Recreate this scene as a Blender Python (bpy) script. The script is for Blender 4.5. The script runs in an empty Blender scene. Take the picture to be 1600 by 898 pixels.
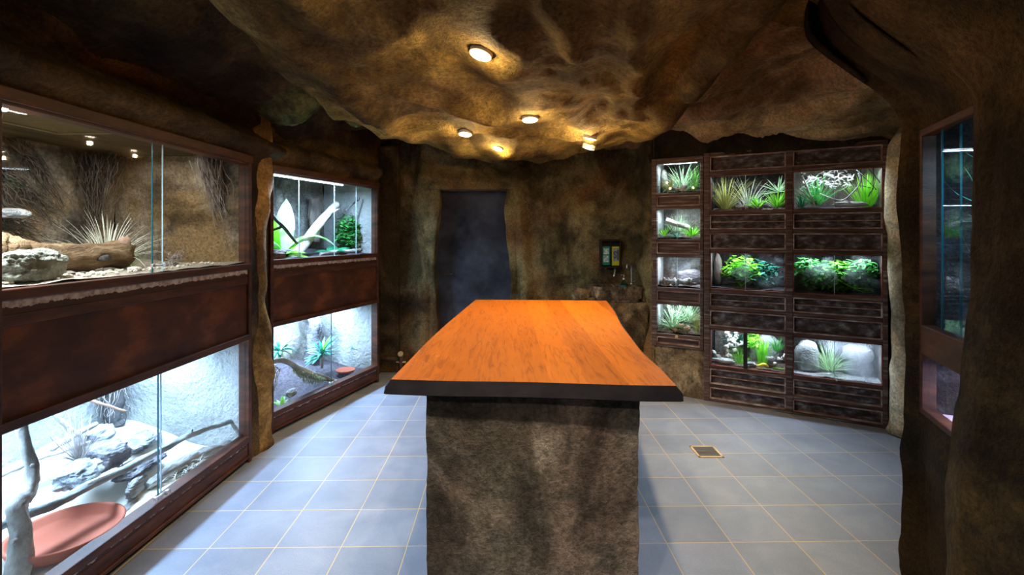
import bpy, bmesh, math, random
from mathutils import Vector, Matrix, noise
PI = math.pi
R = random.Random(7)
SC = bpy.context.scene
COL = SC.collection

# ------------------------------------------------------------------ camera, world, exposure
CAM = Vector((0, 0, 1.44)); FPX = 750.0; CX = 789.0; CY = 365.0
cd = bpy.data.cameras.new('camera'); cam = bpy.data.objects.new('camera', cd); COL.objects.link(cam)
cam.location = CAM; cam.rotation_euler = (PI/2, 0, 0)
cd.sensor_width = 36; cd.lens = 36*FPX/1600; cd.shift_x = (800-CX)/1600; cd.shift_y = -(449-CY)/1600
cd.clip_start = 0.05; cd.clip_end = 60
SC.camera = cam
SC.view_settings.view_transform = 'Standard'; SC.view_settings.look = 'None'
SC.view_settings.exposure = 0.0; SC.view_settings.gamma = 1; SC.view_settings.use_curve_mapping = False
W = bpy.data.worlds.new('world'); SC.world = W; W.use_nodes = True
W.node_tree.nodes['Background'].inputs[0].default_value = (1.0, 0.82, 0.6, 1)
W.node_tree.nodes['Background'].inputs[1].default_value = 0.10
SPOT_W = 66.0; SPOT_COL = (1.0, 0.66, 0.30)
SPILL_W = 4.6
TUBE_COL = (0.46, 0.69, 1.0)
try:
    SC.cycles.max_bounces = 8; SC.cycles.transparent_max_bounces = 16
    SC.cycles.caustics_reflective = False; SC.cycles.caustics_refractive = False
    SC.cycles.sample_clamp_indirect = 6
    SC.cycles.use_denoising = True
except Exception: pass

# ------------------------------------------------------------------ materials
def nt(name):
    m = bpy.data.materials.new(name); m.use_nodes = True; t = m.node_tree; t.nodes.clear()
    out = t.nodes.new('ShaderNodeOutputMaterial'); return m, t, out
def N(t, typ, ins=None, **props):
    n = t.nodes.new('ShaderNode'+typ)
    for k, v in props.items(): setattr(n, k, v)
    for k, v in (ins or {}).items():
        s = n.inputs[k]
        if isinstance(v, bpy.types.NodeSocket): t.links.new(v, s)
        else: s.default_value = v
    return n
def c4(c): return (c[0], c[1], c[2], 1)
def ramp(t, fac, stops, interp='LINEAR'):
    r = t.nodes.new('ShaderNodeValToRGB'); e = r.color_ramp; e.interpolation = interp
    while len(e.elements) < len(stops): e.elements.new(0.5)
    for el, (p, c) in zip(e.elements, stops): el.position = p; el.color = c4(c)
    t.links.new(fac, r.inputs[0]); return r.outputs[0]
def nz(t, co, scale, detail=4, rough=.55, dist=0.0, stretch=None):
    if stretch:
        mp = N(t, 'Mapping', {'Vector': co, 'Scale': stretch}); co = mp.outputs[0]
    return N(t, 'TexNoise', {'Vector': co, 'Scale': scale, 'Detail': detail, 'Roughness': rough, 'Distortion': dist}).outputs[0]
def mixc(t, fac, a, b, mode='MIX'):
    n = t.nodes.new('ShaderNodeMix'); n.data_type = 'RGBA'; n.blend_type = mode
    for s, v in ((n.inputs[0], fac), (n.inputs[6], a), (n.inputs[7], b)):
        if isinstance(v, bpy.types.NodeSocket): t.links.new(v, s)
        elif isinstance(v, (int, float)): s.default_value = v
        else: s.default_value = c4(v)
    return n.outputs[2]
def bsdf(t, out, col, rough=.8, bump=None, bstr=.3, bdist=.01, spec=.3, metal=0, coat=0):
    p = N(t, 'BsdfPrincipled', {'Roughness': rough, 'Specular IOR Level': spec, 'Metallic': metal, 'Coat Weight': coat})
    if isinstance(col, bpy.types.NodeSocket): t.links.new(col, p.inputs['Base Color'])
    else: p.inputs['Base Color'].default_value = c4(col)
    if bump is not None:
        b = N(t, 'Bump', {'Height': bump, 'Strength': bstr, 'Distance': bdist}); t.links.new(b.outputs[0], p.inputs['Normal'])
    t.links.new(p.outputs[0], out.inputs[0]); return p
def objco(t): return t.nodes.new('ShaderNodeTexCoord').outputs['Object']
def plain(name, col, rough=.5, metal=0, spec=.5):
    m, t, o = nt(name); bsdf(t, o, col, rough, metal=metal, spec=spec); return m
def noisy(name, stops, scale=6, detail=6, rough=.8, bstr=.4, bscale=60, bdist=.006, stretch=None, spec=.25, patch=None, dist=0.0, coat=0):
    m, t, o = nt(name); co = objco(t)
    col = ramp(t, nz(t, co, scale, detail, .6, dist, stretch), stops)
    if patch:
        f = ramp(t, nz(t, co, patch[1], 3, .5), [(patch[2], (0,0,0)), (patch[3], (1,1,1))])
        col = mixc(t, f, col, patch[0])
    fine = nz(t, co, bscale, 5, .65, 0, stretch)
    bsdf(t, o, col, rough, fine, bstr, bdist, spec, coat=coat); return m
def rock_mat(name, dark, mid, light, tint, scale=1.6, bstr=.7, dirt=(.02,.02,.015), bd=.035):
    """painted sprayed rock: broad mottling, tinted patches and a sandy grain"""
    m, t, o = nt(name); co = objco(t)
    a = nz(t, co, scale, 8, .66, .25)
    col = ramp(t, a, [(.30, dark), (.5, mid), (.68, light)])
    f = ramp(t, nz(t, co, scale*.8, 4, .5, .3, (1.3, .8, 1.1)), [(.46, (0,0,0)), (.62, (1,1,1))])
    col = mixc(t, f, col, tint)
    f2 = ramp(t, nz(t, co, scale*1.5, 9, .72, .3, (1, .7, 1)), [(.46, (0,0,0)), (.66, (.85,.85,.85))])
    col = mixc(t, f2, col, dirt)
    f3 = ramp(t, nz(t, co, scale*.62, 5, .62, .5, (1.6, .6, 1)), [(.44, (.45,.42,.38)), (.56, (1.35,1.32,1.25))])
    col = mixc(t, 1.0, col, f3, 'MULTIPLY')
    g = nz(t, co, 55, 5, .75); g2 = nz(t, co, 12, 6, .65)
    sp = ramp(t, g, [(.36, (.58,.58,.58)), (.52, (.98,.98,.98)), (.68, (1.35,1.35,1.35))])
    col = mixc(t, 1.0, col, sp, 'MULTIPLY')
    h = N(t, 'Math', {0: g, 1: g2}, operation='ADD').outputs[0]
    bsdf(t, o, col, .82, h, bstr, bd, .25); return m
def leafm(name, a, b, trans=.35, scale=14, rough=.45):
    m, t, o = nt(name); co = objco(t)
    col = ramp(t, nz(t, co, scale, 3), [(.35, a), (.65, b)])
    p = N(t, 'BsdfPrincipled', {'Base Color': col, 'Roughness': rough, 'Specular IOR Level': .4})
    tr = N(t, 'BsdfTranslucent', {'Color': col})
    mx = N(t, 'MixShader', {0: trans}); t.links.new(p.outputs[0], mx.inputs[1]); t.links.new(tr.outputs[0], mx.inputs[2])
    t.links.new(mx.outputs[0], o.inputs[0]); return m
def glassm(name, tint=(.97, .99, .99), fog=None, refl=1.0):
    m, t, o = nt(name)
    tr = N(t, 'BsdfTransparent', {'Color': c4(tint)}); gl = N(t, 'BsdfGlossy', {'Roughness': .02, 'Color': (refl, refl, refl, 1)})
    lw = N(t, 'LayerWeight', {'Blend': .5}); pw = N(t, 'Math', {0: lw.outputs['Facing'], 1: 5.0}, operation='POWER')
    fr = N(t, 'Math', {0: pw.outputs[0], 1: .35, 2: .015}, operation='MULTIPLY_ADD')
    mx = N(t, 'MixShader', {0: fr.outputs[0]}); t.links.new(tr.outputs[0], mx.inputs[1]); t.links.new(gl.outputs[0], mx.inputs[2])
    res = mx.outputs[0]
    if fog:
        co = objco(t)
        f = ramp(t, nz(t, co, fog[0], 3, .5, .4), [(fog[1], (0,0,0)), (fog[2], (fog[3],)*3)])
        df = N(t, 'BsdfDiffuse', {'Color': (.5, .52, .58, 1)}); tl = N(t, 'BsdfTranslucent', {'Color': (.5, .53, .62, 1)})
        m2 = N(t, 'MixShader', {0: .75}); t.links.new(df.outputs[0], m2.inputs[1]); t.links.new(tl.outputs[0], m2.inputs[2])
        m3 = N(t, 'MixShader', {0: f}); t.links.new(res, m3.inputs[1]); t.links.new(m2.outputs[0], m3.inputs[2]); res = m3.outputs[0]
    t.links.new(res, o.inputs[0]); return m
def emit(name, col, s):
    m, t, o = nt(name); e = N(t, 'Emission', {'Color': c4(col), 'Strength': s}); t.links.new(e.outputs[0], o.inputs[0]); return m

M = {}
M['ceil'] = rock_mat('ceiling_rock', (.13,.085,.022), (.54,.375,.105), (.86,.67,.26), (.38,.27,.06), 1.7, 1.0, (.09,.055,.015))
M['ceillit'] = rock_mat('lit_ceiling_rock', (.30,.19,.08), (.78,.56,.28), (.90,.76,.46), (.60,.42,.18), 1.7, 1.0, (.24,.15,.06))  # brighter copy of the ceiling colours, light on the right strata painted in
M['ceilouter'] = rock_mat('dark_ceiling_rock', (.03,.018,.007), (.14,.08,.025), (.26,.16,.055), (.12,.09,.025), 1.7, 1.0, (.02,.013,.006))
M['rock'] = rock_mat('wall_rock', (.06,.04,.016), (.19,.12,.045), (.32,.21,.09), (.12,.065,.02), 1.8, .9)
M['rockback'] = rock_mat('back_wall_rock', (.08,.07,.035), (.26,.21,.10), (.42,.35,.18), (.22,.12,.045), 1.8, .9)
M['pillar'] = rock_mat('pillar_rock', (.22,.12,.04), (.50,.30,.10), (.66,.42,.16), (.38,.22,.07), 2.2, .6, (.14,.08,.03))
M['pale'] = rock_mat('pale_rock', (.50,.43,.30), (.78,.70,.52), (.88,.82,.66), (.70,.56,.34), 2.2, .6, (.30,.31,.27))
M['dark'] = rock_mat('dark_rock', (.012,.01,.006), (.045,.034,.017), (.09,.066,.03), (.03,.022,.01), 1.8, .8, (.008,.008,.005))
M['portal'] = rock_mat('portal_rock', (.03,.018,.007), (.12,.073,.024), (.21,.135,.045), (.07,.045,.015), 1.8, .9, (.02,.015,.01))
M['greenlitrock'] = rock_mat('green_lit_rock', (.06,.06,.02), (.20,.20,.06), (.32,.32,.12), (.13,.16,.04), 3, .7)  # greenish lamp light on the left ceiling lumps, painted as rock colour
M['base'] = rock_mat('pedestal_rock', (.08,.075,.06), (.33,.29,.23), (.50,.44,.36), (.36,.27,.22), 2.2, 1.0, (.055,.055,.042), .08)
M['stone'] = rock_mat('stone_plinth', (.12,.09,.05), (.36,.28,.18), (.50,.42,.29), (.24,.17,.10), 4, .6)
M['basin'] = rock_mat('basin_stone', (.10,.08,.06), (.30,.23,.17), (.48,.39,.31), (.20,.14,.10), 9, .8)
M['wood'] = noisy('dark_frame', [(.3, (.025,.009,.005)), (.55, (.085,.026,.011)), (.75, (.16,.05,.018))], 5, 6, .5, .3, 40, .003, (1,1,4), .4)
M['wooddark'] = noisy('near_black_frame', [(.3, (.010,.006,.003)), (.7, (.05,.026,.012))], 6, 5, .6, .3, 60)
M['mould'] = noisy('worn_moulding', [(.3, (.14,.065,.055)), (.5, (.34,.22,.20)), (.7, (.66,.62,.62))], 8, 7, .5, .4, 60, .004, (1,1,2))
M['panel'] = noisy('rusty_panel', [(.28, (.018,.008,.005)), (.5, (.085,.025,.010)), (.68, (.26,.07,.02))], 2.2, 5, .55, .35, 90, .003, (1,1,1.8), .3)
M['weath'] = noisy('weathered_frame', [(.3, (.022,.012,.010)), (.48, (.085,.038,.030)), (.58, (.14,.11,.10)), (.72, (.36,.36,.39))], 7, 8, .5, .6, 50, .005, (.5,.5,7), .5)
M['weathp'] = noisy('weathered_panel', [(.3, (.015,.011,.012)), (.46, (.065,.040,.038)), (.56, (.13,.12,.13)), (.70, (.38,.40,.45))], 12, 9, .5, 1.0, 30, .02, (1,1,1.8), .5, None, .2)
M['edge_red'] = noisy('red_brown_trim', [(.3, (.07,.022,.016)), (.7, (.26,.075,.05))], 10, 5, .5, .3, 60, .003)
def worn_mat(z):
    m, t, o = nt('worn_rail'); co = objco(t)
    n = nz(t, co, 22, 7, .7, .3, (1,1,.4)); zz = N(t, 'SeparateXYZ', {0: co}).outputs[2]
    v = N(t, 'Math', {0: n, 1: .045, 2: zz}, operation='MULTIPLY_ADD').outputs[0]
    f = N(t, 'MapRange', {0: v, 1: z, 2: z+.001}).outputs[0]
    tint = ramp(t, nz(t, co, 40, 4), [(.35, (.30,.20,.16)), (.6, (.60,.50,.44))])
    col = mixc(t, f, (.06,.024,.014), tint); bsdf(t, o, col, .5, None); return m
M['worn'] = worn_mat(1.212); M['wornlow'] = worn_mat(.142)
M['black'] = plain('black_plastic', (.01,.01,.012), .5)
M['bark_edge'] = noisy('dark_live_edge', [(.3, (.003,.003,.005)), (.7, (.009,.008,.012))], 12, 5, .7, .3, 60, .004, None, .08)
M['chrome'] = plain('chrome', (.85,.86,.88), .28, .85)
M['brass'] = noisy('brass', [(.3, (.55,.38,.16)), (.7, (.75,.58,.28))], 20, 3, .4, .1, 80, .001, None, .6)
M['grate'] = plain('dull_steel', (.22,.21,.19), .6, .3)
M['glass'] = glassm('clear_glass')
M['glass_dark'] = glassm('dim_glass', (.80,.88,.92))
M['glass_edge'] = plain('glass_edge', (.02,.14,.18), .2)
M['glass_edge_light'] = plain('pale_glass_edge', (.45,.66,.78), .2)
M['fog'] = glassm('misted_glass', (.95,.98,.99), (3.2, .44, .72, .55))
M['foglight'] = glassm('lightly_misted_glass', (.96,.98,.99), (5, .52, .80, .16))
M['tube'] = emit('fluorescent_tube', (.85,.97,1.0), 14)
M['bulb'] = emit('spot_lens', (1.0,.86,.66), 30)
M['bulb_blue'] = emit('blue_spot_lens', (.7,.9,1.0), 25)
M['ring'] = plain('cream_ring', (.9,.82,.7), .4)
M['plaster_white'] = noisy('white_plaster', [(.3, (.32,.33,.32)), (.7, (.50,.51,.50))], 3, 6, .9, 1.0, 30, .03)
M['plaster_grey'] = rock_mat('grey_plaster', (.16,.16,.16), (.36,.35,.33), (.50,.50,.48), (.30,.29,.28), 2.6, .8, (.12,.12,.13))
M['plaster_brown'] = rock_mat('brown_plaster', (.13,.12,.11), (.34,.30,.25), (.48,.44,.38), (.30,.20,.10), 2.4, .8, (.05,.05,.055))
M['plaster_dark'] = rock_mat('dark_liner', (.015,.014,.016), (.055,.05,.058), (.12,.115,.135), (.05,.035,.035), 5, .8)
M['ceil_liner'] = noisy('liner_ceiling', [(.3, (.04,.03,.015)), (.7, (.12,.09,.045))], 3, 6, .8, .3, 40, .004, (1,4,1))
M['sand'] = noisy('pale_sand', [(.3, (.62,.61,.54)), (.7, (.74,.72,.65))], 5, 4, .95, .3, 160, .004)
M['pinksand'] = noisy('rosy_sand', [(.3, (.40,.28,.30)), (.7, (.55,.40,.42))], 5, 4, .95, .3, 160, .004)
M['gravel'] = noisy('gravel', [(.3, (.18,.14,.10)), (.5, (.38,.33,.27)), (.7, (.6,.57,.5))], 90, 3, .95, .9, 120, .008)
M['soil'] = noisy('dark_soil', [(.3, (.03,.025,.03)), (.7, (.13,.11,.13))], 50, 5, .95, .9, 110, .01)
M['litter'] = noisy('leaf_litter', [(.3, (.05,.03,.02)), (.5, (.16,.11,.09)), (.7, (.40,.34,.33))], 60, 5, .95, .9, 90, .01)
M['whitegravel'] = noisy('white_gravel', [(.3, (.4,.4,.45)), (.7, (.8,.8,.85))], 60, 5, .95, .9, 90, .01)
M['log'] = noisy('old_log', [(.3, (.05,.03,.015)), (.5, (.22,.14,.075)), (.68, (.42,.30,.17))], 14, 8, .85, 1.0, 40, .03, (.2,1,1), .2)
M['cutwood'] = noisy('cut_wood', [(.3, (.28,.17,.11)), (.7, (.45,.30,.22))], 12, 5, .8, .4, 60)
M['greybranch'] = noisy('grey_branch', [(.3, (.12,.15,.16)), (.5, (.32,.37,.38)), (.7, (.52,.57,.57))], 12, 7, .85, .9, 50, .01, (.4,1,1))
M['palebranch'] = noisy('pale_branch', [(.3, (.20,.18,.16)), (.55, (.42,.40,.37)), (.72, (.58,.57,.54))], 10, 6, .85, .6, 50, .01)
M['darkbranch'] = noisy('dark_branch', [(.3, (.03,.03,.03)), (.7, (.14,.13,.13))], 14, 6, .85, .8, 50, .01)
M['drift'] = noisy('driftwood', [(.3, (.10,.10,.10)), (.5, (.30,.30,.29)), (.72, (.58,.57,.55))], 10, 8, .9, 1.0, 45, .014, (.3,1.2,1.2))
M['rust_twig'] = noisy('reddish_twig', [(.3, (.22,.12,.08)), (.7, (.45,.28,.2))], 12, 4)
M['twig_dark'] = noisy('dark_twigs', [(.3, (.035,.028,.022)), (.7, (.12,.095,.075))], 20, 3)
M['twig_pale'] = noisy('pale_twigs', [(.3, (.24,.20,.18)), (.7, (.50,.44,.41))], 20, 3)
M['twig_white'] = noisy('whitish_twigs', [(.3, (.45,.42,.42)), (.7, (.78,.74,.76))], 20, 3)
M['rock_pale'] = noisy('pale_stone', [(.3, (.20,.21,.16)), (.55, (.38,.39,.32)), (.75, (.55,.56,.49))], 12, 6, .9, 1.0, 34, .03)
M['rock_cream'] = noisy('cream_stone', [(.3, (.55,.48,.36)), (.7, (.75,.70,.6))], 10, 4, .9, .5, 50)
M['rock_grey'] = noisy('banded_grey_stone', [(.3, (.07,.07,.08)), (.5, (.24,.23,.25)), (.7, (.50,.49,.52))], 10, 7, .9, 1.0, 34, .03, (1,1,3))
M['rock_blue'] = noisy('bluish_stone', [(.3, (.20,.24,.30)), (.7, (.45,.50,.58))], 8, 5, .9, .7, 50)
M['rock_white'] = noisy('white_quartz', [(.3, (.16,.18,.20)), (.52, (.42,.45,.47)), (.7, (.66,.68,.68))], 9, 5, .85, 1.0, 34, .03)
M['terracotta'] = noisy('terracotta', [(.3, (.36,.09,.05)), (.7, (.46,.14,.085))], 5, 5, .85, .15, 60, .002)
M['yellow'] = plain('yellow_plastic', (.85,.70,.02), .4)
M['grass_pale'] = leafm('pale_dry_grass', (.55,.58,.48), (.82,.84,.74), .2)
M['grass_dry'] = leafm('olive_dry_grass', (.20,.22,.05), (.42,.40,.12), .2)
M['grass_green'] = leafm('green_grass', (.05,.22,.02), (.18,.50,.04))
M['grass_striped'] = leafm('cream_green_blades', (.10,.34,.10), (.70,.82,.62), .3, 40)
M['leaf_bright'] = leafm('bright_leaf', (.12,.48,.02), (.30,.75,.05))
M['leaf_varieg'] = leafm('cream_centred_leaf', (.14,.55,.03), (.78,.88,.70), .3, 9)
M['leaf_teal'] = leafm('blue_green_leaf', (.02,.20,.15), (.12,.46,.34), .25)
M['leaf_deep'] = leafm('deep_green_leaf', (.01,.12,.06), (.04,.32,.14), .2)
M['leaf_mid'] = leafm('mid_green_leaf', (.02,.20,.04), (.14,.52,.12), .3, 25)
M['leaf_mid2'] = leafm('fresh_green_leaf', (.04,.28,.02), (.22,.62,.06), .35, 25)
M['leaf_pale'] = leafm('pale_green_leaf', (.35,.60,.30), (.70,.85,.62), .3)
M['moss'] = noisy('moss', [(.3, (.16,.22,.10)), (.7, (.55,.65,.42))], 40, 5, .95, 1.0, 70, .02)
M['cork'] = noisy('cork', [(.3, (.05,.04,.035)), (.55, (.18,.14,.12)), (.8, (.36,.31,.29))], 10, 7, .9, 1.0, 40, .015, (1,1,.4))
M['door'] = noisy('dark_door', [(.3, (.012,.012,.018)), (.55, (.05,.055,.075)), (.8, (.10,.12,.17))], 3, 7, .8, .7, 60, .01)
M['vent'] = plain('vent_slats', (.16,.13,.06), .5)
M['ventdark'] = plain('vent_gap', (.01,.01,.008), .8)
M['white_label'] = noisy('printed_label', [(.45, (.30,.45,.55)), (.6, (.75,.85,.88))], 60, 2, .5, 0)
M['teal_label'] = plain('green_label', (.01,.30,.22), .4)
M['yel_label'] = plain('yellow_green_label', (.55,.62,.03), .4)
M['ink'] = plain('blue_print', (.01,.07,.30), .4)
M['bottle'] = glassm('bottle_plastic', (.55,.85,.88))
M['blueliquid'] = plain('blue_soap', (.12,.22,.26), .3)
M['rust'] = noisy('brown_metal', [(.3, (.05,.03,.02)), (.7, (.16,.09,.05))], 20, 4)

def floor_mat():
    m, t, o = nt('slate_tiles'); co = objco(t)
    sx = N(t, 'SeparateXYZ', {0: co})
    X, Y = sx.outputs[0], sx.outputs[1]
    def ma(op, a, b=None, c=None):
        ins = {0: a}
        if b is not None: ins[1] = b
        if c is not None: ins[2] = c
        return N(t, 'Math', ins, operation=op).outputs[0]
    tx = ma('SUBTRACT', ma('DIVIDE', X, .3014), .5)
    ty = ma('DIVIDE', ma('SUBTRACT', ma('SUBTRACT', Y, ma('MULTIPLY', X, .018)), 2.222), .2995)
    fx, fy = ma('FRACT', tx), ma('FRACT', ty)
    def edge(f): return ma('MINIMUM', f, ma('SUBTRACT', 1.0, f))
    e = ma('MINIMUM', edge(fx), edge(fy))
    g = N(t, 'MapRange', {0: e, 1: .0065, 2: .0095}).outputs[0]
    cell = N(t, 'CombineXYZ', {0: ma('FLOOR', tx), 1: ma('FLOOR', ty)})
    wn = N(t, 'TexWhiteNoise', {0: cell.outputs[0]}, noise_dimensions='2D').outputs[0]
    n1 = nz(t, co, 3.5, 6, .6, .4)
    tc = ramp(t, n1, [(.3, (.20,.24,.33)), (.7, (.29,.335,.43))])
    sc = N(t, 'MapRange', {0: wn, 3: .88, 4: 1.1}).outputs[0]
    vm = N(t, 'VectorMath', {0: tc, 'Scale': sc}, operation='SCALE').outputs[0]
    gs = ramp(t, nz(t, co, 180, 2), [(.3, (.88,.88,.88)), (.7, (1.08,1.08,1.08))])
    vm = mixc(t, 1.0, vm, gs, 'MULTIPLY')
    col = mixc(t, g, (.60,.47,.25), vm)
    rg = N(t, 'MapRange', {0: n1, 3: .42, 4: .58}).outputs[0]
    h = ma('ADD', ma('MULTIPLY', g, 1.0), ma('MULTIPLY', nz(t, co, 50, 4), .25))
    p = bsdf(t, o, col, .5, h, .35, .003, .45); t.links.new(rg, p.inputs['Roughness']); return m
M['floor'] = floor_mat()
def top_mat():
    m, t, o = nt('oiled_oak_top'); co = objco(t)
    sx = N(t, 'SeparateXYZ', {0: co})
    pl = N(t, 'Math', {0: N(t, 'Math', {0: sx.outputs[0], 1: 7.4}, operation='MULTIPLY').outputs[0]}, operation='FLOOR').outputs[0]
    wn = N(t, 'TexWhiteNoise', {'W': pl}, noise_dimensions='1D').outputs[0]
    base = ramp(t, wn, [(0, (.25,.068,.002)), (.5, (.31,.088,.003)), (1, (.37,.110,.004))])
    off = N(t, 'CombineXYZ', {0: sx.outputs[0], 1: N(t, 'Math', {0: pl, 1: 3.7, 2: sx.outputs[1]}, operation='MULTIPLY_ADD').outputs[0], 2: sx.outputs[2]}).outputs[0]
    gr = nz(t, off, 9, 8, .65, 1.2, (5, .5, 1))
    g2 = ramp(t, gr, [(.35, (.62,.56,.5)), (.5, (1,1,1)), (.7, (1.12,1.12,1.1))])
    col = mixc(t, 1.0, base, g2, 'MULTIPLY')
    cr = nz(t, off, 6, 4, .5, 2.4, (4, .8, 1))
    crk = ramp(t, cr, [(.492, (0,0,0)), (.499, (1,1,1)), (.506, (0,0,0))])
    msk = ramp(t, nz(t, co, 2.6, 2), [(.52, (0,0,0)), (.6, (.55,.55,.55))])
    cm = mixc(t, 1.0, crk, msk, 'MULTIPLY')
    col = mixc(t, cm, col, (.75,.42,.16))
    p = bsdf(t, o, col, .5, gr, .12, .003, .22); return m
M['top'] = top_mat()

# ------------------------------------------------------------------ object helpers
def mk(name, bm, mats, parent=None, loc=None, smooth=False):
    me = bpy.data.meshes.new(name); bm.normal_update(); bm.to_mesh(me); bm.free()
    for m in (mats if isinstance(mats, (list, tuple)) else [mats]): me.materials.append(M[m])
    if smooth:
        for p in me.polygons: p.use_smooth = True
    o = bpy.data.objects.new(name, me); COL.objects.link(o)
    if parent: o.parent = parent
    if loc is not None: o.location = loc
    return o
def tag(o, label, cat, group=None):
    o['label'] = label; o['category'] = cat
    if group: o['group'] = group
    return o
def struct(o): o['kind'] = 'structure'; return o
def empty(name, loc, rz=0):
    o = bpy.data.objects.new(name, None); COL.objects.link(o); o.location = loc; o.rotation_euler = (0, 0, rz)
    o.empty_display_size = .1; return o
def addbox(bm, x0, x1, y0, y1, z0, z1, bev=0, mi=0):
    r = bmesh.ops.create_cube(bm, size=1)
    for v in r['verts']:
        v.co = Vector(((x0+x1)/2+v.co.x*(x1-x0), (y0+y1)/2+v.co.y*(y1-y0), (z0+z1)/2+v.co.z*(z1-z0)))
    fs = {f for v in r['verts'] for f in v.link_faces}
    for f in fs: f.material_index = mi
    if bev:
        es = {e for v in r['verts'] for e in v.link_edges}
        bmesh.ops.bevel(bm, geom=list(es), offset=bev, segments=2, affect='EDGES', profile=.5)
def boxo(name, b, mat, parent=None, bev=0):
    bm = bmesh.new(); addbox(bm, *b, bev=bev); return mk(name, bm, mat, parent)
def tube(bm, pts, rad, sides=10, rough=0, seed=0, caps=True, mi=0, mi_cap=None):
    pts = [Vector(p) for p in pts]; n = len(pts)
    rad = rad if isinstance(rad, (list, tuple)) else [rad]*n
    rings = []; up = Vector((0, 0, 1))
    for i, p in enumerate(pts):
        d = (pts[min(i+1, n-1)]-pts[max(i-1, 0)])
        if d.length < 1e-9: d = Vector((0, 0, 1))
        d.normalize()
        a = d.cross(up if abs(d.z) < .93 else Vector((1, 0, 0))); a.normalize(); b = d.cross(a)
        if i and (a.dot(pa) < 0): a = -a; b = -b
        pa = a
        ring = []
        for k in range(sides):
            th = 2*PI*k/sides; dr = a*math.cos(th)+b*math.sin(th); rr = rad[i]
            if rough: rr *= 1+rough*noise.noise(dr*1.6+Vector((seed, i*.35, 0)))*1.6
            ring.append(bm.verts.new(p+dr*rr))
        rings.append(ring)
    for i in range(n-1):
        for k in range(sides):
            f = bm.faces.new((rings[i][k], rings[i][(k+1) % sides], rings[i+1][(k+1) % sides], rings[i+1][k])); f.material_index = mi; f.smooth = True
    if caps:
        for ring in (rings[0][::-1], rings[-1]):
            f = bm.faces.new(ring); f.material_index = mi if mi_cap is None else mi_cap
def spline(pts, n):
    """Catmull-Rom through pts"""
    P = [Vector(p) for p in pts]; P = [P[0]*2-P[1]]+P+[P[-1]*2-P[-2]]; out = []
    seg = len(P)-3
    for i in range(n+1):
        t = i/n*seg; k = min(int(t), seg-1); u = t-k
        a, b, c, d = P[k:k+4]
        out.append(.5*((2*b)+(c-a)*u+(2*a-5*b+4*c-d)*u*u+(3*b-a-3*c+d)*u**3))
    return out
def lathe(bm, prof, seg=48, mi=0, sx=1, sy=1):
    rings = []
    for r, z in prof:
        rings.append([bm.verts.new((r*sx*math.cos(2*PI*k/seg), r*sy*math.sin(2*PI*k/seg), z)) for k in range(seg)])
    for i in range(len(rings)-1):
        for k in range(seg):
            f = bm.faces.new((rings[i][k], rings[i][(k+1) % seg], rings[i+1][(k+1) % seg], rings[i+1][k])); f.smooth = True; f.material_index = mi
def sheet(name, p00, p10, p01, nu, nv, amp, freq, mat, parent=None, seed=0, fn=None):
    p00, p10, p01 = map(Vector, (p00, p10, p01)); U = p10-p00; V = p01-p00; nn = U.cross(V).normalized()
    bm = bmesh.new(); g = []
    for i in range(nu+1):
        row = []
        for j in range(nv+1):
            p = p00+U*(i/nu)+V*(j/nv)
            h = amp*noise.fractal(p*freq+Vector((seed, 0, 0)), 1, 2, 4)*(sst(.03, .16, p.y) if name == 'side_panel' else 1)
            if fn: h += fn(p)
            row.append(bm.verts.new(p+nn*h))
        g.append(row)
    for i in range(nu):
        for j in range(nv):
            f = bm.faces.new((g[i][j], g[i+1][j], g[i+1][j+1], g[i][j+1])); f.smooth = True
    return mk(name, bm, mat, parent)
def rockbm(size, seed, sub=4, amp=.22, freq=2.2, strata=0, flat=None):
    bm = bmesh.new(); bmesh.ops.create_icosphere(bm, subdivisions=sub, radius=1)
    for v in bm.verts:
        d = v.co.normalized()
        h = 1+amp*noise.fractal(d*freq*.6+Vector((seed*3.1, 1, 2)), 1, 2.1, 4)
        c = noise.cell(d*1.3+Vector((seed, 5, 1)))*.12
        if strata: h += strata*noise.noise(Vector((seed, 0, d.z*9+d.x*2)))
        h += c*.5
        h += .05*abs(noise.noise(d*5.5+Vector((seed, 2, 7))))*2-.05+.035*noise.fractal(d*9+Vector((seed, 0, 3)), 1, 2, 3)
        co = d*h
        co = Vector((math.copysign(abs(co.x)**.85, co.x), math.copysign(abs(co.y)**.85, co.y), math.copysign(abs(co.z)**.8, co.z)))
        if co.z < -.75: co.z = -.75
        v.co = Vector((co.x*size[0], co.y*size[1], (co.z+.75)*size[2]/1.75*1.0))
    for f in bm.faces: f.smooth = True
    return bm
def blade(bm, p, az, el, L, w, droop, seg=7, fold=.2, prof='grass', mi=0, twist=0):
    p = Vector(p); side = Vector((-math.sin(az), math.cos(az), 0)); rows = []
    for i in range(seg+1):
        t = i/seg; e = el-droop*t
        d = Vector((math.cos(az)*math.cos(e), math.sin(az)*math.cos(e), math.sin(e)))
        if i: p = p+d*(L/seg)
        ww = w*((1-t)**.6*(.6+.4*min(1, t*4))) if prof == 'grass' else w*(math.sin(PI*min(1, (t*.93+.07)))**.75) if prof == 'leaf' else w*min(1, .35+t*1.6)*(1-t**3)
        nrm = side.cross(d); s2 = side
        if twist: s2 = Matrix.Rotation(twist*t, 3, d) @ side; nrm = s2.cross(d)
        rows.append((bm.verts.new(p-s2*ww/2-nrm*fold*ww*-1), bm.verts.new(p), bm.verts.new(p+s2*ww/2+nrm*fold*ww)))
    for a, b in zip(rows, rows[1:]):
        for k in (0, 1):
            f = bm.faces.new((a[k], a[k+1], b[k+1], b[k])); f.material_index = mi; f.smooth = True
    return p
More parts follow.
